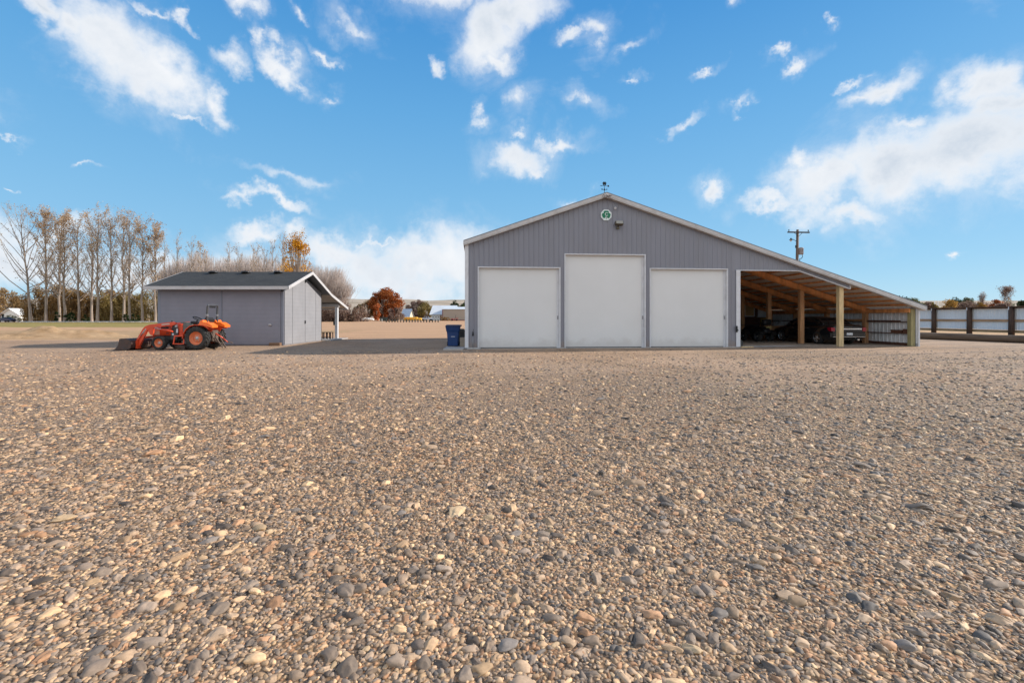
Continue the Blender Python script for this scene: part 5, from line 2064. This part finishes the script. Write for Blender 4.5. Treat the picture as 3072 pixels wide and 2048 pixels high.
def limb(mb, p, d, L, r, rg, n=5, up=.35, wob=.12, seg=4):
    """a curved tapering limb; returns its points"""
    pts, rad = [Vector(p)], [r]
    d = Vector(d).normalized()
    for i in range(seg):
        d = (d + Vector((rg.gauss(0, wob), rg.gauss(0, wob), up * .35))).normalized()
        pts.append(pts[-1] + d * L / seg)
        rad.append(r * (1 - .85 * (i + 1) / seg))
    mb.tube(pts, rad, n, cap=False)
    return pts


def poplar(name, loc, H, seed, label, spread=.16, leaves=900, low=.22, lean=0.0, group=None, nl=26, leaf_top=.25, thick=.011, cat='poplar tree', lmat=None,
           lsize=.17, twigmat=None):
    rg = random.Random(seed)
    t_ = thing(name, loc, label, cat, 0, group)
    tb = MB()
    pts = [Vector((lean * H * (i / 9) ** 1.3 + rg.gauss(0, .0035) * H, rg.gauss(0, .0035) * H, H * .97 * i / 9)) for i in range(10)]
    pts[0] = Vector((0, 0, -.1))
    r0 = thick * H
    tb.tube(pts, [r0 * (1.25 if i == 0 else 1) * (1 - .9 * (i / 9) ** 1.0) for i in range(10)], 9, cap=False)

    def tp(f):
        f = f * 9
        i = min(8, int(f))
        return pts[i].lerp(pts[i + 1], f - i)
    tw = MB()
    lp = []
    for k in range(nl):
        f = low + (.93 - low) * ((k + rg.random()) / nl)
        a = rg.random() * 2 * math.pi
        st = R(rg.uniform(22, 42)) if f > .35 else R(rg.uniform(40, 65))
        d = Vector((math.cos(a) * math.sin(st), math.sin(a) * math.sin(st), math.cos(st)))
        L = H * spread * (1.25 - .75 * f) * rg.uniform(.7, 1.3) * 1.9
        L = min(L, H * (1.02 - f) * 1.15 + .8)
        lpts = limb(tb, tp(f), d, L, r0 * .38 * (1.1 - f) + .02, rg, 5, up=.5)
        for q in range(9):
            g = rg.uniform(.2, 1)
            i = min(3, int(g * 4))
            p = lpts[i].lerp(lpts[i + 1], g * 4 - i)
            dd = (lpts[min(4, i + 1)] - lpts[i]).normalized() + Vector((rg.gauss(0, .5), rg.gauss(0, .5), rg.gauss(.1, .3)))
            tl = rg.uniform(.04, .10) * H * (1.2 - f * .6)
            tpts = limb(tw, p, dd, tl, .028, rg, 3, up=.4, wob=.2, seg=3)
            for _ in range(2):
                j = rg.randrange(0, 3)
                t3 = limb(tw, tpts[j], (tpts[j + 1] - tpts[j]).normalized() + Vector((rg.gauss(0, .6), rg.gauss(0, .6), rg.gauss(0, .4))), tl * .5, .017, rg, 3, .2, .2, 2)
                lp += [(t3[1], f), (t3[2], f)]
            lp += [(tpts[2], f), (tpts[3], f)]
    tb.build('trunk', m_bark, t_, fix=False)
    tw.build('twigs', twigmat or m_twig, t_, fix=False)
    if leaves:
        cr = MB()
        wts = [max(.02, (f - leaf_top)) + (.25 if mn.noise(p * .35 + Vector((seed, 0, 0))) > .05 else 0) for p, f in lp]
        ch = rg.choices(lp, wts, k=leaves)
        leafquads(cr, [p + Vector((rg.gauss(0, .28), rg.gauss(0, .28), rg.gauss(-.05, .28))) for p, f in ch], lsize, rg)
        cr.build('crown', lmat or m_lf_tan, t_, fix=False)
    return t_


def bush_tree(name, loc, H, W, seed, label, mat, n=2600, leaf=.22, clumps=34, trunk=True, base=.12, cat='tree', group=None, stems=1, see=.75, kind=None, up=1.0, gap=1.0):
    """broad crown of leaf clumps on limbs"""
    rg = random.Random(seed)
    t_ = thing(name, loc, label, cat, 0, group)
    if kind:
        t_['kind'] = kind
    tb = MB()
    cl = []
    for k in range(clumps):
        while True:
            u, v, w = rg.uniform(-1, 1), rg.uniform(-1, 1), rg.uniform(-1, 1)
            if u * u + v * v + w * w < 1:
                break
        l = (u * u + v * v + w * w) ** .5
        k_ = (l ** .4) / max(l, .05)
        sh = 1 - .35 * max(0, w) ** 1.5
        c = Vector((u * k_ * W / 2 * sh * .86, v * k_ * W / 2 * sh * .86, H * (base + (1 - base) * (.5 + .46 * w * k_))))
        cl.append((c, rg.uniform(.6, 1.25) * .17 * (W + H * .6) / 1.6 * gap))
    for s in range(stems):
        x0 = rg.uniform(-.1, .1) * W if stems > 1 else 0
        for i, (c, r) in enumerate(cl):
            if i % stems != s:
                continue
            m = Vector((x0 + c.x * .25, c.y * .25, c.z * .45))
            tb.tube([(x0, 0, -.1 if i < stems else H * .08), m, c], [.018 * H * (1.0 if i < stems else .6), .009 * H, .003 * H], 6, cap=False)
    if trunk:
        tb.tube([(0, 0, -.1), (.02 * H, 0, H * .3), (0, .01 * H, H * .62)], [.026 * H, .018 * H, .008 * H], 8, cap=False)
    tb.build('trunk', m_bark, t_, fix=False)
    cr = MB()
    pts = []
    for q in range(n):
        c, r = cl[rg.randrange(len(cl))]
        rr = r * (rg.random() ** .45) * see * 1.3
        d = Vector((rg.gauss(0, 1), rg.gauss(0, 1), rg.gauss(0, 1) * up)).normalized()
        p = c + d * rr
        if p.z < .15:
            p.z = .15 + rg.random() * .3
        pts.append(p)
    leafquads(cr, pts, leaf, rg)
    cr.build('crown', mat, t_, fix=False)
    return t_


# the row of poplars in front of the thicket (photo columns of trunk and height row of the top)
YR = 131.0
kk = YR / F
def hgt(py, Y=YR):
    return CH + (HY - py) / F * Y
ordn = ['first', 'second', 'third', 'fourth', 'fifth', 'sixth', 'seventh', 'eighth', 'ninth', 'tenth', 'eleventh', 'twelfth']
rowx = [(92, 632), (130, 628), (161, 634), (194, 645), (228, 655), (260, 648), (292, 628), (327, 648), (357, 636), (388, 650), (420, 660), (453, 672)]
leafn = [160, 2600, 1900, 1300, 800, 900, 1100, 1100, 1000, 900, 1500, 2500]
for i, (px, py) in enumerate(rowx):
    if i == 0:
        t0_ = poplar('poplar_tree', (gx(px, YR), YR, 0), hgt(py), 113, 'wide spreading bare poplar at the left end of the row', spread=.30, leaves=260, low=.24, lean=-.10, nl=30, group='poplars in the row', leaf_top=.5)
        continue
    poplar('poplar_tree', (gx(px, YR), YR + (i % 3) * .8, 0), hgt(py), 101 + i * 7,
           'tall poplar with %s, %s trunk from the left in the poplar row' % ('many tan leaves' if leafn[i] > 1400 else 'few tan leaves', ordn[i]),
           spread=.115 + .03 * ((i * 7) % 4) / 4, leaves=int(leafn[i] * 1.2), low=.20, lean=random.Random(i).uniform(-.02, .02), group='poplars in the row', nl=30)
# thin bare poplars whose tops stand above the shed roof
thin = [(487, 700), (516, 690), (551, 697), (573, 706), (611, 740), (675, 716), (699, 724), (737, 718), (768, 730), (782, 728), (801, 702), (826, 690), (846, 690), (870, 684)]
for i, (px, py) in enumerate(thin):
    poplar('bare_poplar', (gx(px, YR), YR + 1 + (i % 4), 0), hgt(py), 501 + i * 3,
           'thin bare poplar above the shed roof, number %d of fourteen from the left' % (i + 1),
           spread=.075, leaves=60 if i not in (3,) else 260, low=.45, group='bare poplars behind the shed', nl=12, thick=.008, leaf_top=.3, cat='poplar tree')
bush_tree('golden_tree', (gx(892, 126), 126, 0), hgt(706, 126), 9.0, 31, 'golden yellow tree rising behind the shed roof ridge', m_lf_yellow, n=5200, leaf=.20, clumps=34, base=.28, see=.62, up=1.6)
poplar('bare_poplar', (gx(898, 127), 127, 0), hgt(684, 127), 777, 'bare spiky poplar top poking out of the golden tree', spread=.10, leaves=40, low=.4, nl=18, thick=.008, group='bare poplars behind the shed')


# grey wood of upright bare trees: reads as one mass
def top_row(px):
    pts = [(455, 850), (480, 800), (520, 772), (560, 765), (580, 745), (620, 748), (640, 764), (700, 765), (760, 758), (830, 762), (880, 785), (930, 786), (960, 792), (1000, 798), (1022, 798), (1040, 830),
           (1060, 852), (1070, 885), (1068, 920)]
    for a, b in zip(pts, pts[1:]):
        if px <= b[0]:
            return a[1] + (b[1] - a[1]) * (px - a[0]) / (b[0] - a[0])
    return 930
wd, wl = MB(), MB()
rg = random.Random(77)
Yw = 172.0
for k in range(330):
    px = rg.uniform(470, 1052)
    Y = Yw + rg.uniform(-8, 14)
    x = gx(px, Y)
    h = hgt(top_row(px) + rg.uniform(0, 18), Y)
    edge_ = max(0, (px - 880) / 160)
    base_ = Vector((x - edge_ * 5, Y, 0))
    topp = Vector((x + rg.uniform(-.5, .5), Y, h))
    for j in range(20):
        f = rg.uniform(.08, .66)
        p0 = base_.lerp(topp, f)
        sp_ = rg.gauss(0, 1.5) * (1.25 - f)
        q_ = rg.uniform(.72, 1.0)
        tip = base_.lerp(topp, q_) + Vector((sp_ + edge_ * 2.6 * rg.random() * (1.2 - q_) * 2, rg.gauss(0, 1.2), 0))
        mid = p0.lerp(tip, .5) + Vector((sp_ * .25, 0, -.3))
        r = rg.uniform(.045, .11)
        wd.tube([p0, mid, tip], [r, r * .7, .012], 3, cap=False, smooth=False)
        for _ in range(3):
            a = p0.lerp(tip, rg.uniform(.25, .9))
            b = a + Vector((rg.gauss(0, .55), rg.gauss(0, .5), rg.uniform(.9, 2.4)))
            wd.tube([a, b], [.042, .015], 3, cap=False, smooth=False)
    wd.tube([base_, topp], [.16, .03], 5, cap=False)
wood = wd.build('woods', m_greytwig, fix=False)
tag(wood, 'dense mass of grey bare trees beyond the shed', 'woods', kind='stuff')


# thicket behind the poplar row
def thicket(name, label, px0, px1, top, Y, mat, n, leaf, seed, depth=8, lowbase=0.0):
    rg = random.Random(seed)
    mb = MB()
    cls = []
    for k in range(int((px1 - px0) / 3.2)):
        px = px0 + (px1 - px0) * rg.random()
        h = hgt(top(px), Y) * rg.uniform(.35, 1.0)
        cls.append((Vector((gx(px, Y), Y + rg.uniform(0, depth), max(.8, h - 1.2))), rg.uniform(1.0, 2.1)))
    pts = []
    for q in range(n):
        c, r = cls[rg.randrange(len(cls))]
        d = Vector((rg.gauss(0, 1), rg.gauss(0, 1), rg.gauss(0, .9))).normalized() * r * rg.random() ** .4
        p = c + d
        if rg.random() < .35:
            p.z *= rg.random()
        p.z = max(.1, p.z)
        pts.append(p)
    leafquads(mb, pts, leaf, rg)
    for q in range(int((px1 - px0) * 2.2)):
        c, r = cls[rg.randrange(len(cls))]
        b0 = Vector((c.x + rg.gauss(0, .6), c.y, 0))
        tp_ = c + Vector((rg.gauss(0, 1.2), rg.gauss(0, .8), rg.uniform(0, 2.2)))
        mb.tube([b0, b0.lerp(tp_, .5) + Vector((rg.gauss(0, .3), 0, 0)), tp_], [.07, .05, .015], 3, cap=False, smooth=False)
    o = mb.build(name, mat, fix=False)
    tag(o, label, 'thicket', kind='stuff')
    return o
def th_top(px):
    pts = [(55, 900), (62, 885), (90, 868), (128, 850), (165, 848), (200, 862), (225, 868), (262, 866), (300, 862), (330, 872), (380, 880), (430, 868), (470, 862), (500, 880)]
    if px <= pts[0][0]:
        return pts[0][1]
    for a, b in zip(pts, pts[1:]):
        if px <= b[0]:
            return a[1] + (b[1] - a[1]) * (px - a[0]) / (b[0] - a[0])
    return 880
thicket('undergrowth', 'brown leafy thicket behind the trunks of the poplar row', 60, 300, th_top, 138, m_lf_brown, 22000, .24, 5)
thicket('undergrowth', 'olive tan thicket behind the right half of the poplar row', 290, 500, th_top, 138.5, M_leaf('tan_thicket', ['75603a', '93804e', 'ac9864', 'beab7c'], .45, .2), 15000, .22, 6)
thicket('undergrowth', 'plum brown brush behind the shed porch post', 930, 1075, lambda p: 915 + 12 * math.sin(p * .3), 150, m_lf_plum, 9000, .24, 8)
bush_tree('brown_tree', (gx(12, 150), 150, 0), hgt(868, 150), 9.5, 41, 'round brown tree at the left edge behind the white house', m_lf_brown, n=5200, leaf=.26, clumps=40, base=.05)
for i, (px, py, w, yb) in enumerate(((172, 935, 1.3, 129), (205, 940, 1.6, 129.5), (217, 936, 1.5, 129), (258, 944, 1.4, 129.4), (380, 938, 1.2, 129.2), (405, 942, 1.9, 129))):
    bush_tree('evergreen_shrub', (gx(px, yb), yb, 0), hgt(py, yb), w * 1.3, 60 + i, 'small dark evergreen shrub between poplar trunks, %s from the left' % ordn[i], m_lf_green, n=700, leaf=.14, clumps=9, base=.0, trunk=False, cat='shrub', group='evergreen shrubs under the poplars')

# middle distance, between shed and barn
def hx(px, Y):
    return gx(px, Y)
bush_tree('rust_tree', (hx(1157, 185), 185, 0), hgt(864, 185), 14.5, 71, 'big round rust orange tree beyond the field', m_lf_orange, n=17000, leaf=.26, clumps=84, base=.06, see=.68, gap=.82, up=1.4)
bush_tree('orange_tree', (hx(1131, 178), 178, 0), hgt(912, 178), 3.6, 72, 'small bright orange tree at the foot of the big rust tree', M_leaf('light_orange_leaf', ['9a4a22', 'c06a34', 'd0875a', 'd89a70'], .35, .3), n=2000, leaf=.22, clumps=14, base=.05)
bush_tree('olive_tree', (hx(1078, 182), 182, 0), hgt(916, 182), 5.8, 73, 'olive green tree left of the rust orange tree', m_lf_olive, n=3600, leaf=.24, clumps=24, base=.05)
bush_tree('brown_tree', (hx(1103, 190), 190, 0), hgt(903, 190), 7.5, 74, 'dark brown tree between olive tree and rust tree', m_lf_brown, n=4600, leaf=.25, clumps=30, base=.03)
bush_tree('brown_tree', (hx(1187, 175), 175, 0), hgt(925, 175), 7.0, 75, 'low grey brown tree under the right side of the rust tree', m_lf_plum, n=4200, leaf=.22, clumps=28, base=.0)
bush_tree('bare_tree', (hx(1236, 240), 240, 0), hgt(905, 240), 7, 76, 'grey brown bare tree left of the far white roofed barn', m_lf_plum, n=4600, leaf=.25, clumps=28, base=.05)
bush_tree('brown_tree', (hx(1256, 236), 236, 0), hgt(900, 236), 9.5, 77, 'tan brown tree behind the yellow covered stack', m_lf_plum, n=5600, leaf=.25, clumps=36, base=.03)
bush_tree('olive_tree', (hx(1277, 232), 232, 0), hgt(906, 232), 8.5, 78, 'olive brown tree behind the white pickup', M_leaf('olive_brown', ['5a4a2c', '7a6a3e', '93824e', 'a8946a'], .3, .3), n=5600, leaf=.25, clumps=34, base=.03)
for i, (px, py, w) in enumerate(((1364, 904, 5.2), (1383, 911, 4.2), (1398, 902, 4.6))):
    bush_tree('pine_tree', (hx(px, 300), 300 + i * 3, 0), hgt(py, 300), w * 1.2, 90 + i, 'dark green pine above the far tan building, %s from the left' % ordn[i], m_lf_green, n=2600, leaf=.3, clumps=20, base=.2, cat='pine tree', group='pines behind the far buildings')
for i, (px, w) in enumerate(((1302, 10), (1318, 8), (1336, 9), (1349, 8))):
    pass
# right side, over the fence
rt = [(2704, 884, 4.5, m_lf_green, 'conical dark green tree just past the lean-to eave', 150, 'dark_green_tree'),
      (2722, 896, 4.5, m_lf_green, 'dark green tree partly hidden by the lean-to eave', 150, 'dark_green_tree'),
      (2737, 892, 5.0, m_lf_dull, 'broad dull green tree above the left end of the fence', 152, 'dull_green_tree'),
      (2752, 894, 5.2, m_lf_dull, 'right half of the pair of dull green trees by the eave', 155, 'dull_green_tree'),
      (2779, 905, 5.0, m_lf_plum, 'low mauve brown tree above the left fence post', 160, 'brown_tree'),
      (2795, 907, 4.0, M_leaf('olive_brown', [], 0), 'low olive brown tree above the left fence post', 160, 'olive_tree'),
      (2846, 903, 8.2, M_leaf('ochre_leaf', ['7a5a28', '9c7838', 'b38e4c', 'bf9c60'], .3, .3), 'round ochre tree above the fence between two posts', 165, 'ochre_tree'),
      (2860, 897, 8.5, m_lf_green, 'dark evergreen crown showing behind the ochre tree', 175, 'dark_green_tree'),
      (2905, 901, 9.5, m_lf_plum, 'wide plum brown tree above the middle fence post', 168, 'brown_tree'),
      (2901, 891, 5.5, m_lf_dull, 'small grey green crown topping the plum brown tree', 180, 'dull_green_tree'),
      (2936, 908, 5.0, M_leaf('ochre_leaf', [], 0), 'low ochre shrub right of the plum brown tree', 165, 'ochre_tree'),
      (2983, 899, 8.8, m_lf_orange, 'rust brown tree above the fence near the right post', 170, 'rust_tree'),
      (3010, 905, 6.5, m_lf_plum, 'plum brown shrub right of the rust brown tree', 168, 'brown_tree'),
      (3048, 899, 9.0, m_lf_dull, 'hazy grey green tree at the right edge of the view', 190, 'dull_green_tree'),
      (3070, 902, 5.0, m_lf_green, 'dark green tree cut by the right edge of the view', 165, 'dark_green_tree')]
for i, (px, py, w, m, lab, Y, nm) in enumerate(rt):
    bush_tree(nm, (hx(px, Y), Y, 0), hgt(py, Y), w, 200 + i, lab, m, n=3600, leaf=.22, clumps=26, base=.02)
poplar('bare_tree', (hx(2948, 165), 165, 0), hgt(884, 165), 301, 'slim pale bare tree between plum and rust brown trees', spread=.2, leaves=900, low=.2, nl=26, cat='tree', lmat=m_lf_plum, lsize=.13)
poplar('bare_tree', (hx(3022, 160), 160, 0), hgt(870, 160), 302, 'tallest bare tree with a lopsided crown near the right edge', spread=.26, leaves=2600, low=.5, lean=-.06, nl=26, cat='tree', lmat=m_lf_plum, lsize=.13, leaf_top=.55)
poplar('bare_tree', (hx(3030, 158), 158, 0), hgt(892, 158), 303, 'thin dark snag right of the tallest bare tree', spread=.1, leaves=20, low=.4, nl=8, cat='tree')

# ------------------------------------------------------------------ far buildings and farm things
m_wroof = M('white_metal_roof', (.62, .64, .64), rough=.4, var=.05, scale=.3)
m_cream = M('cream_wall', (.62, .56, .42), rough=.7, var=.05)
m_tanw = M('tan_metal_wall', (.34, .29, .24), rough=.6, var=.05, scale=.3)
m_hwhite = M('white_house_wall', (.75, .75, .72), rough=.7, var=.04)
m_redtrim = M('red_brown_trim', (.20, .05, .04), rough=.6)


def house(name, label, px0, px1, yb, Y, he, hr, depth, wallm, roofm, ridge='x', cat='building', over=.5):
    """gabled building: front wall between photo columns at distance Y"""
    x0, x1 = gx(px0, Y), gx(px1, Y)
    b = thing(name, ((x0 + x1) / 2, Y, 0), label, cat)
    w = (x1 - x0) / 2
    mb = MB()
    if ridge == 'x':
        mb.prism([(0, 0), (depth, 0), (depth, he), (depth / 2, hr), (0, he)], -w, w, axis='x')
        mb.build('wall', wallm, b)
        mb = MB()
        for (a, c) in (((-over, he - over * (hr - he) / (depth / 2)), (depth / 2, hr)), ((depth / 2, hr), (depth + over, he - over * (hr - he) / (depth / 2)))):
            mb.prism([(a[0], a[1] + .02), (c[0], c[1] + .02), (c[0], c[1] + .2), (a[0], a[1] + .2)], -w - over, w + over, axis='x')
        mb.build('roof', roofm, b)
    else:
        mb.prism([(-w, 0), (w, 0), (w, he), (0, hr), (-w, he)], 0, depth)
        mb.build('wall', wallm, b)
        mb = MB()
        sl_ = (hr - he) / w
        mb.prism([(-w - over, he - over * sl_ + .02), (0, hr + .02), (0, hr + .2), (-w - over, he - over * sl_ + .2)], -over, depth + over)
        mb.prism([(0, hr + .02), (w + over, he - over * sl_ + .02), (w + over, he - over * sl_ + .2), (0, hr + .2)], -over, depth + over)
        mb.build('roof', roofm, b)
    return b, w
Yb = 205
b, w = house('far_barn', 'white roofed cream barn with garage door beyond the field', 1292, 1362, 962, Yb, hgt(943, Yb), hgt(916, Yb), 16, m_cream, m_wroof)
def onb(px):
    return gx(px, Yb) - b.location.x
mb = MB(); mb.box(onb(1295), onb(1320), -.12, -.01, 0, hgt(946, Yb)); gd = mb.build('garage_door', m_hwhite, b)
for p_ in (1300, 1308, 1316):
    MB().box(onb(p_) - .35, onb(p_) + .35, -.15, -.121, hgt(952, Yb), hgt(950.2, Yb)).build('pane', m_glass, gd)
MB().box(onb(1321), onb(1323.5), -.12, -.01, 0, hgt(944, Yb)).build('door_frame', m_redtrim, b)
b2, w2 = house('metal_building', 'long tan metal building with white roof beside the blue bin', 1327, 1440, 963, 196, hgt(928, 196), hgt(920, 196), 22, m_tanw, m_wroof, over=.3)
MB().box(-w2 - .03, -w2 + .25, -.06, -.01, 0, hgt(929, 196)).build('corner_trim', m_redtrim, b2)
MB().box(-w2 + .26, w2, -.05, -.01, 0, .35).build('base_trim', m_redtrim, b2)
b3, w3 = house('blue_roof_house', 'small house with blue grey metal roof right of the rust tree', 1205, 1226, 960, 215, hgt(950, 215), hgt(927, 215), 10, m_cream, M('blue_grey_roof', (.25, .30, .36), rough=.4, var=.05))
b4, w4 = house('white_house', 'white house with grey roof at the left edge', -30, 24, 965, 150, hgt(940, 150), hgt(922, 150), 12, m_hwhite, M('mauve_roof', (.20, .18, .22), rough=.7, var=.1))
b5, w5 = house('white_house', 'white gabled house wing half hidden by shrubs at the left', 2, 58, 966, 147, hgt(944, 147), hgt(926.5, 147), 14, m_hwhite, m_hwhite, ridge='y')
for px in (9,):
    wn_ = MB().box(gx(px, 147) - b5.location.x - .35, gx(px, 147) - b5.location.x + .35, -.06, -.01, 1.2, 2.5).build('window', m_glass, b5)
for i, (px, py, w) in enumerate(((32, 944, 2.6), (44, 947, 3.0), (53, 950, 2.2))):
    bush_tree('garden_shrub', (gx(px, 143), 143, 0), hgt(py, 143), w, 400 + i, 'thin green shrub before the white house, %s from the left' % ordn[i], m_lf_dull, n=160, leaf=.16, clumps=9, base=.05, trunk=False, cat='shrub', group='shrubs before the white house')
# dark parked vehicle by the house
def simple_car(name, loc, L, label, paint, rz=0.0, pick=False, cat='car'):
    c = thing(name, loc, label, cat, rz)
    H1 = .95
    st2 = [(-L / 2, .7, .45, .6, .8), (-L / 2 + .1, .85, .35, .65, .92), (-L / 4, .9, .3, .7, .98), (L / 4, .9, .3, .7, 1.0), (L / 2 - .3, .86, .33, .68, .95), (L / 2, .72, .42, .6, .8)]
    mb = MB()
    mb.loft([ring_body(x, h, zb + (.15 if pick else 0), zs + (.15 if pick else 0), zt + (.2 if pick else 0)) for x, h, zb, zs, zt in st2])
    mb.build('body', paint, c)
    mb = MB()
    if pick:
        cab2 = [(-1.5, .74, 1.1, 1.15), (-.95, .72, 1.1, 1.85), (.75, .72, 1.1, 1.85), (.95, .74, 1.1, 1.2)]
    else:
        cab2 = [(-1.7, .7, .95, 1.0), (-.9, .64, .95, 1.42), (.6, .64, .95, 1.42), (1.3, .7, .95, .98)]
    mb.loft([ring_cab(*a) for a in cab2])
    mb.build('window_glass', m_glass, c)
    mb = MB()
    mb.loft([[(x, -hw, z1 - .1), (x, -hw * .9, z1 + .02), (x, hw * .9, z1 + .02), (x, hw, z1 - .1)] for x, hw, z0, z1 in cab2[1:3]], smooth=False)
    if pick:
        for s in (1, -1):
            mb.bar((-.95, .74 * s, 1.8), (-1.5, .84 * s, 1.12), .09, .09)
            mb.bar((-.05, .76 * s, 1.8), (-.05, .84 * s, 1.12), .12, .09)
            mb.bar((.78, .76 * s, 1.8), (.88, .84 * s, 1.12), .2, .09)
    mb.build('roof', paint, c)
    for (x, s) in ((-L * .32, 1), (-L * .32, -1), (L * .32, 1), (L * .32, -1)):
        hub = MB()
        r = .40 if pick else .33
        T_ = Matrix.Translation((x, .82 * s, r)) @ Matrix.Rotation(R(-90 * s), 4, 'X')
        hub.lathe([(.2, -.1), (r, -.1), (r, .1), (.2, .12), (.15, .09), (0, .1)], 20, M=T_)
        hub.build('wheel', m_tyr, c)
    return c
simple_car('pickup_truck', (gx(1286, 203), 199, 0), 5.7, 'white pickup truck parked before the far white roofed barn', M('white_car_paint', (.68, .68, .72), rough=.3, var=.03), 0, True, 'pickup truck')
simple_car('parked_car', (gx(21, 141), 141, 0), 4.2, 'dark car parked before the white house at the left edge', M('dark_mauve_paint', (.06, .05, .08), rough=.3), .0)
# yellow covered stack behind the bollards
ys = thing('covered_stack', (gx(1239, 190), 190, 0), 'long stack under bright yellow sheeting behind the bollard row', 'covered stack')
mb = MB()
hw_ = (gx(1264, 190) - gx(1213, 190)) / 2
n_ = 20
rings = []
rg = random.Random(9)
for i in range(n_ + 1):
    x = -hw_ + 2 * hw_ * i / n_
    h = hgt(951, 190) - (.35 if i > 15 else 0) + rg.uniform(-.07, .07)
    rings.append([(x, -1.2, .35), (x, -1.15 + rg.uniform(-.08, .08), h * .9), (x, -.6, h), (x, 1, h), (x, 1.2, .4)])
mb.loft(rings, closed=False, smooth=False)
mb.build('sheeting', M('yellow_sheeting', (.80, .42, .045), rough=.55, var=.12, scale=.6), ys)
mb = MB()
mb.box(-hw_ + .1, hw_ - .1, -1.1, 1.1, 0, .6)
mb.build('pallet_base', M('straw_base', (.42, .33, .2), rough=.9, var=.2), ys)
# bollards
m_boll = M('dark_bollard', (.03, .035, .03), rough=.7)
proto = None
names = ['first', 'second', 'third', 'fourth', 'fifth', 'sixth', 'seventh', 'eighth', 'ninth', 'tenth', 'eleventh', 'twelfth', 'thirteenth', 'fourteenth', 'fifteenth', 'sixteenth', 'seventeenth', 'eighteenth', 'nineteenth']
N_B = 19
for i in range(N_B):
    px = 1158.8 + (1314.5 - 1158.8) * i / (N_B - 1)
    Y = 134
    mb = MB()
    h = hgt(957.5 if i > 5 else 959, Y)
    if proto is None:
        mb.tube([(0, 0, 0), (0, 0, .78), (0, 0, .86)], [.16, .16, .06], 10)
        o = mb.build('bollard', m_boll)
        proto = o
    else:
        o = proto.copy()
        COL.objects.link(o)
    o.location = (gx(px, Y), Y, 0)
    o.scale = (1, 1, .95 + .1 * ((i * 5) % 3))
    tag(o, 'short dark post in the row across the field, %s from the left' % names[i], 'bollard', 'short posts across the field')
mk = MB().tube([(0, 0, 0), (0, 0, 1.0)], .07, 8).build('marker_post', m_hwhite, loc=(gx(1146, 130), 130, 0))
tag(mk, 'slim white marker post left of the dark post row', 'marker post')
# white pipe along the grass
mb = MB()
pts = [(gx(60 + 42 * i, 128.5), 128.5, .22) for i in range(12)]
mb.tube(pts, .09, 8)
for i in range(24):
    x = pts[0][0] + (pts[-1][0] - pts[0][0]) * i / 23
    mb.box(x - .05, x + .05, 128.42, 128.58, 0, .14)
o = mb.build('irrigation_pipe', m_hwhite)
tag(o, 'long white irrigation pipe on the grass before the poplar row', 'pipe')
# trailer and tank left of the rust tree
tl = thing('white_trailer', (gx(1086, 172), 172, 0), 'small white box trailer left of the rust tree', 'trailer')
MB().cbox(-1.1, 1.1, -1, 1, .35, 1.45, .05).build('body', m_hwhite, tl)
MB().cbox(-1.25, -.2, -1.02, -1.001, .5, 1.25, .01).build('side_panel', m_grey, tl)
for s in (-1, 1):
    MB().tube([(.2, .9 * s, .3), (.2, 1.05 * s, .3)], .3, 14).build('wheel', m_tyr, tl)
tl = thing('white_boat', (gx(1107, 170), 170, 0), 'low white covered boat on a trailer left of the rust tree', 'boat')
mb = MB()
mb.loft([[(x, -w_, .9), (x, -w_ * .7, .4), (x, 0, .3), (x, w_ * .7, .4), (x, w_, .9), (x, 0, z_)] for x, w_, z_ in ((-1.7, .8, 1.0), (-.8, .9, 1.25), (.5, .85, 1.2), (1.3, .5, 1.05), (1.9, .08, .95))])
mb.build('hull', m_hwhite, tl)
MB().tube([(-.5, -.6, .28), (-.5, .6, .28)], .28, 14).build('wheel', m_tyr, tl)
# dark low box and barrel under the rust tree
o = MB().cbox(-1.3, 1.3, -.6, .6, 0, hgt(951.5, 172), .05).build('dumpster', M('dark_green_box', (.03, .04, .035), rough=.5), loc=(gx(1152, 172), 172, 0))
tag(o, 'dark green low container under the rust tree', 'container', kind='thing')
# red machinery and weeds beside the tan building
rm = thing('farm_implement', (gx(1364, 186), 186, 0), 'red farm implement parked before the tan building', 'farm implement')
m_red = M('faded_red_paint', (.33, .07, .06), rough=.6, var=.2)
mb = MB()
mb.cbox(-1.4, -.5, -.5, .5, .3, 1.0, .05)
mb.build('body', m_red, rm)
mb = MB()
mb.bar((-1.5, 0, .5), (1.3, 0, .6), .15, .2)
mb.bar((-.3, 0, .5), (.5, 0, 1.5), .12, .15)
mb.bar((.4, 0, .5), (.9, 0, 1.3), .4, .2)
mb.bar((.9, 0, .45), (1.5, 0, 1.45), .35, .15)
mb.build('frame', m_red, rm)
mb = MB()
mb.bar((.0, 0, .6), (.55, 0, 2.5), .1, .12)
mb.build('mast', m_dkg, rm)
for x in (-1.0, .9):
    MB().tube([(x, -.6, .35), (x, -.4, .35)], .35, 14).build('wheel', m_tyr, rm)
for i, (px, w) in enumerate(((1327, 2.0), (1336, 2.4), (1345, 2.2))):
    bush_tree('low_shrub', (gx(px, 190), 190, 0), 1.5 + .3 * (i % 2), w * 1.2, 430 + i, 'low dark shrub at the foot of the tan building, %s from the left' % ordn[i], m_lf_brown, n=300, leaf=.16, clumps=8, base=.0, trunk=False, cat='shrub', group='low shrubs by the tan building')
# power pole pair far right
for i, px in enumerate((2804, 2814)):
    o = MB().tube([(0, 0, 0), (0, 0, hgt(901, 170))], .08, 8).build('white_pole', m_hwhite, loc=(gx(px, 170), 170, 0))
    tag(o, ('left' if i == 0 else 'right') + ' one of the two white poles above the left fence post', 'pole', 'white poles beyond the fence')
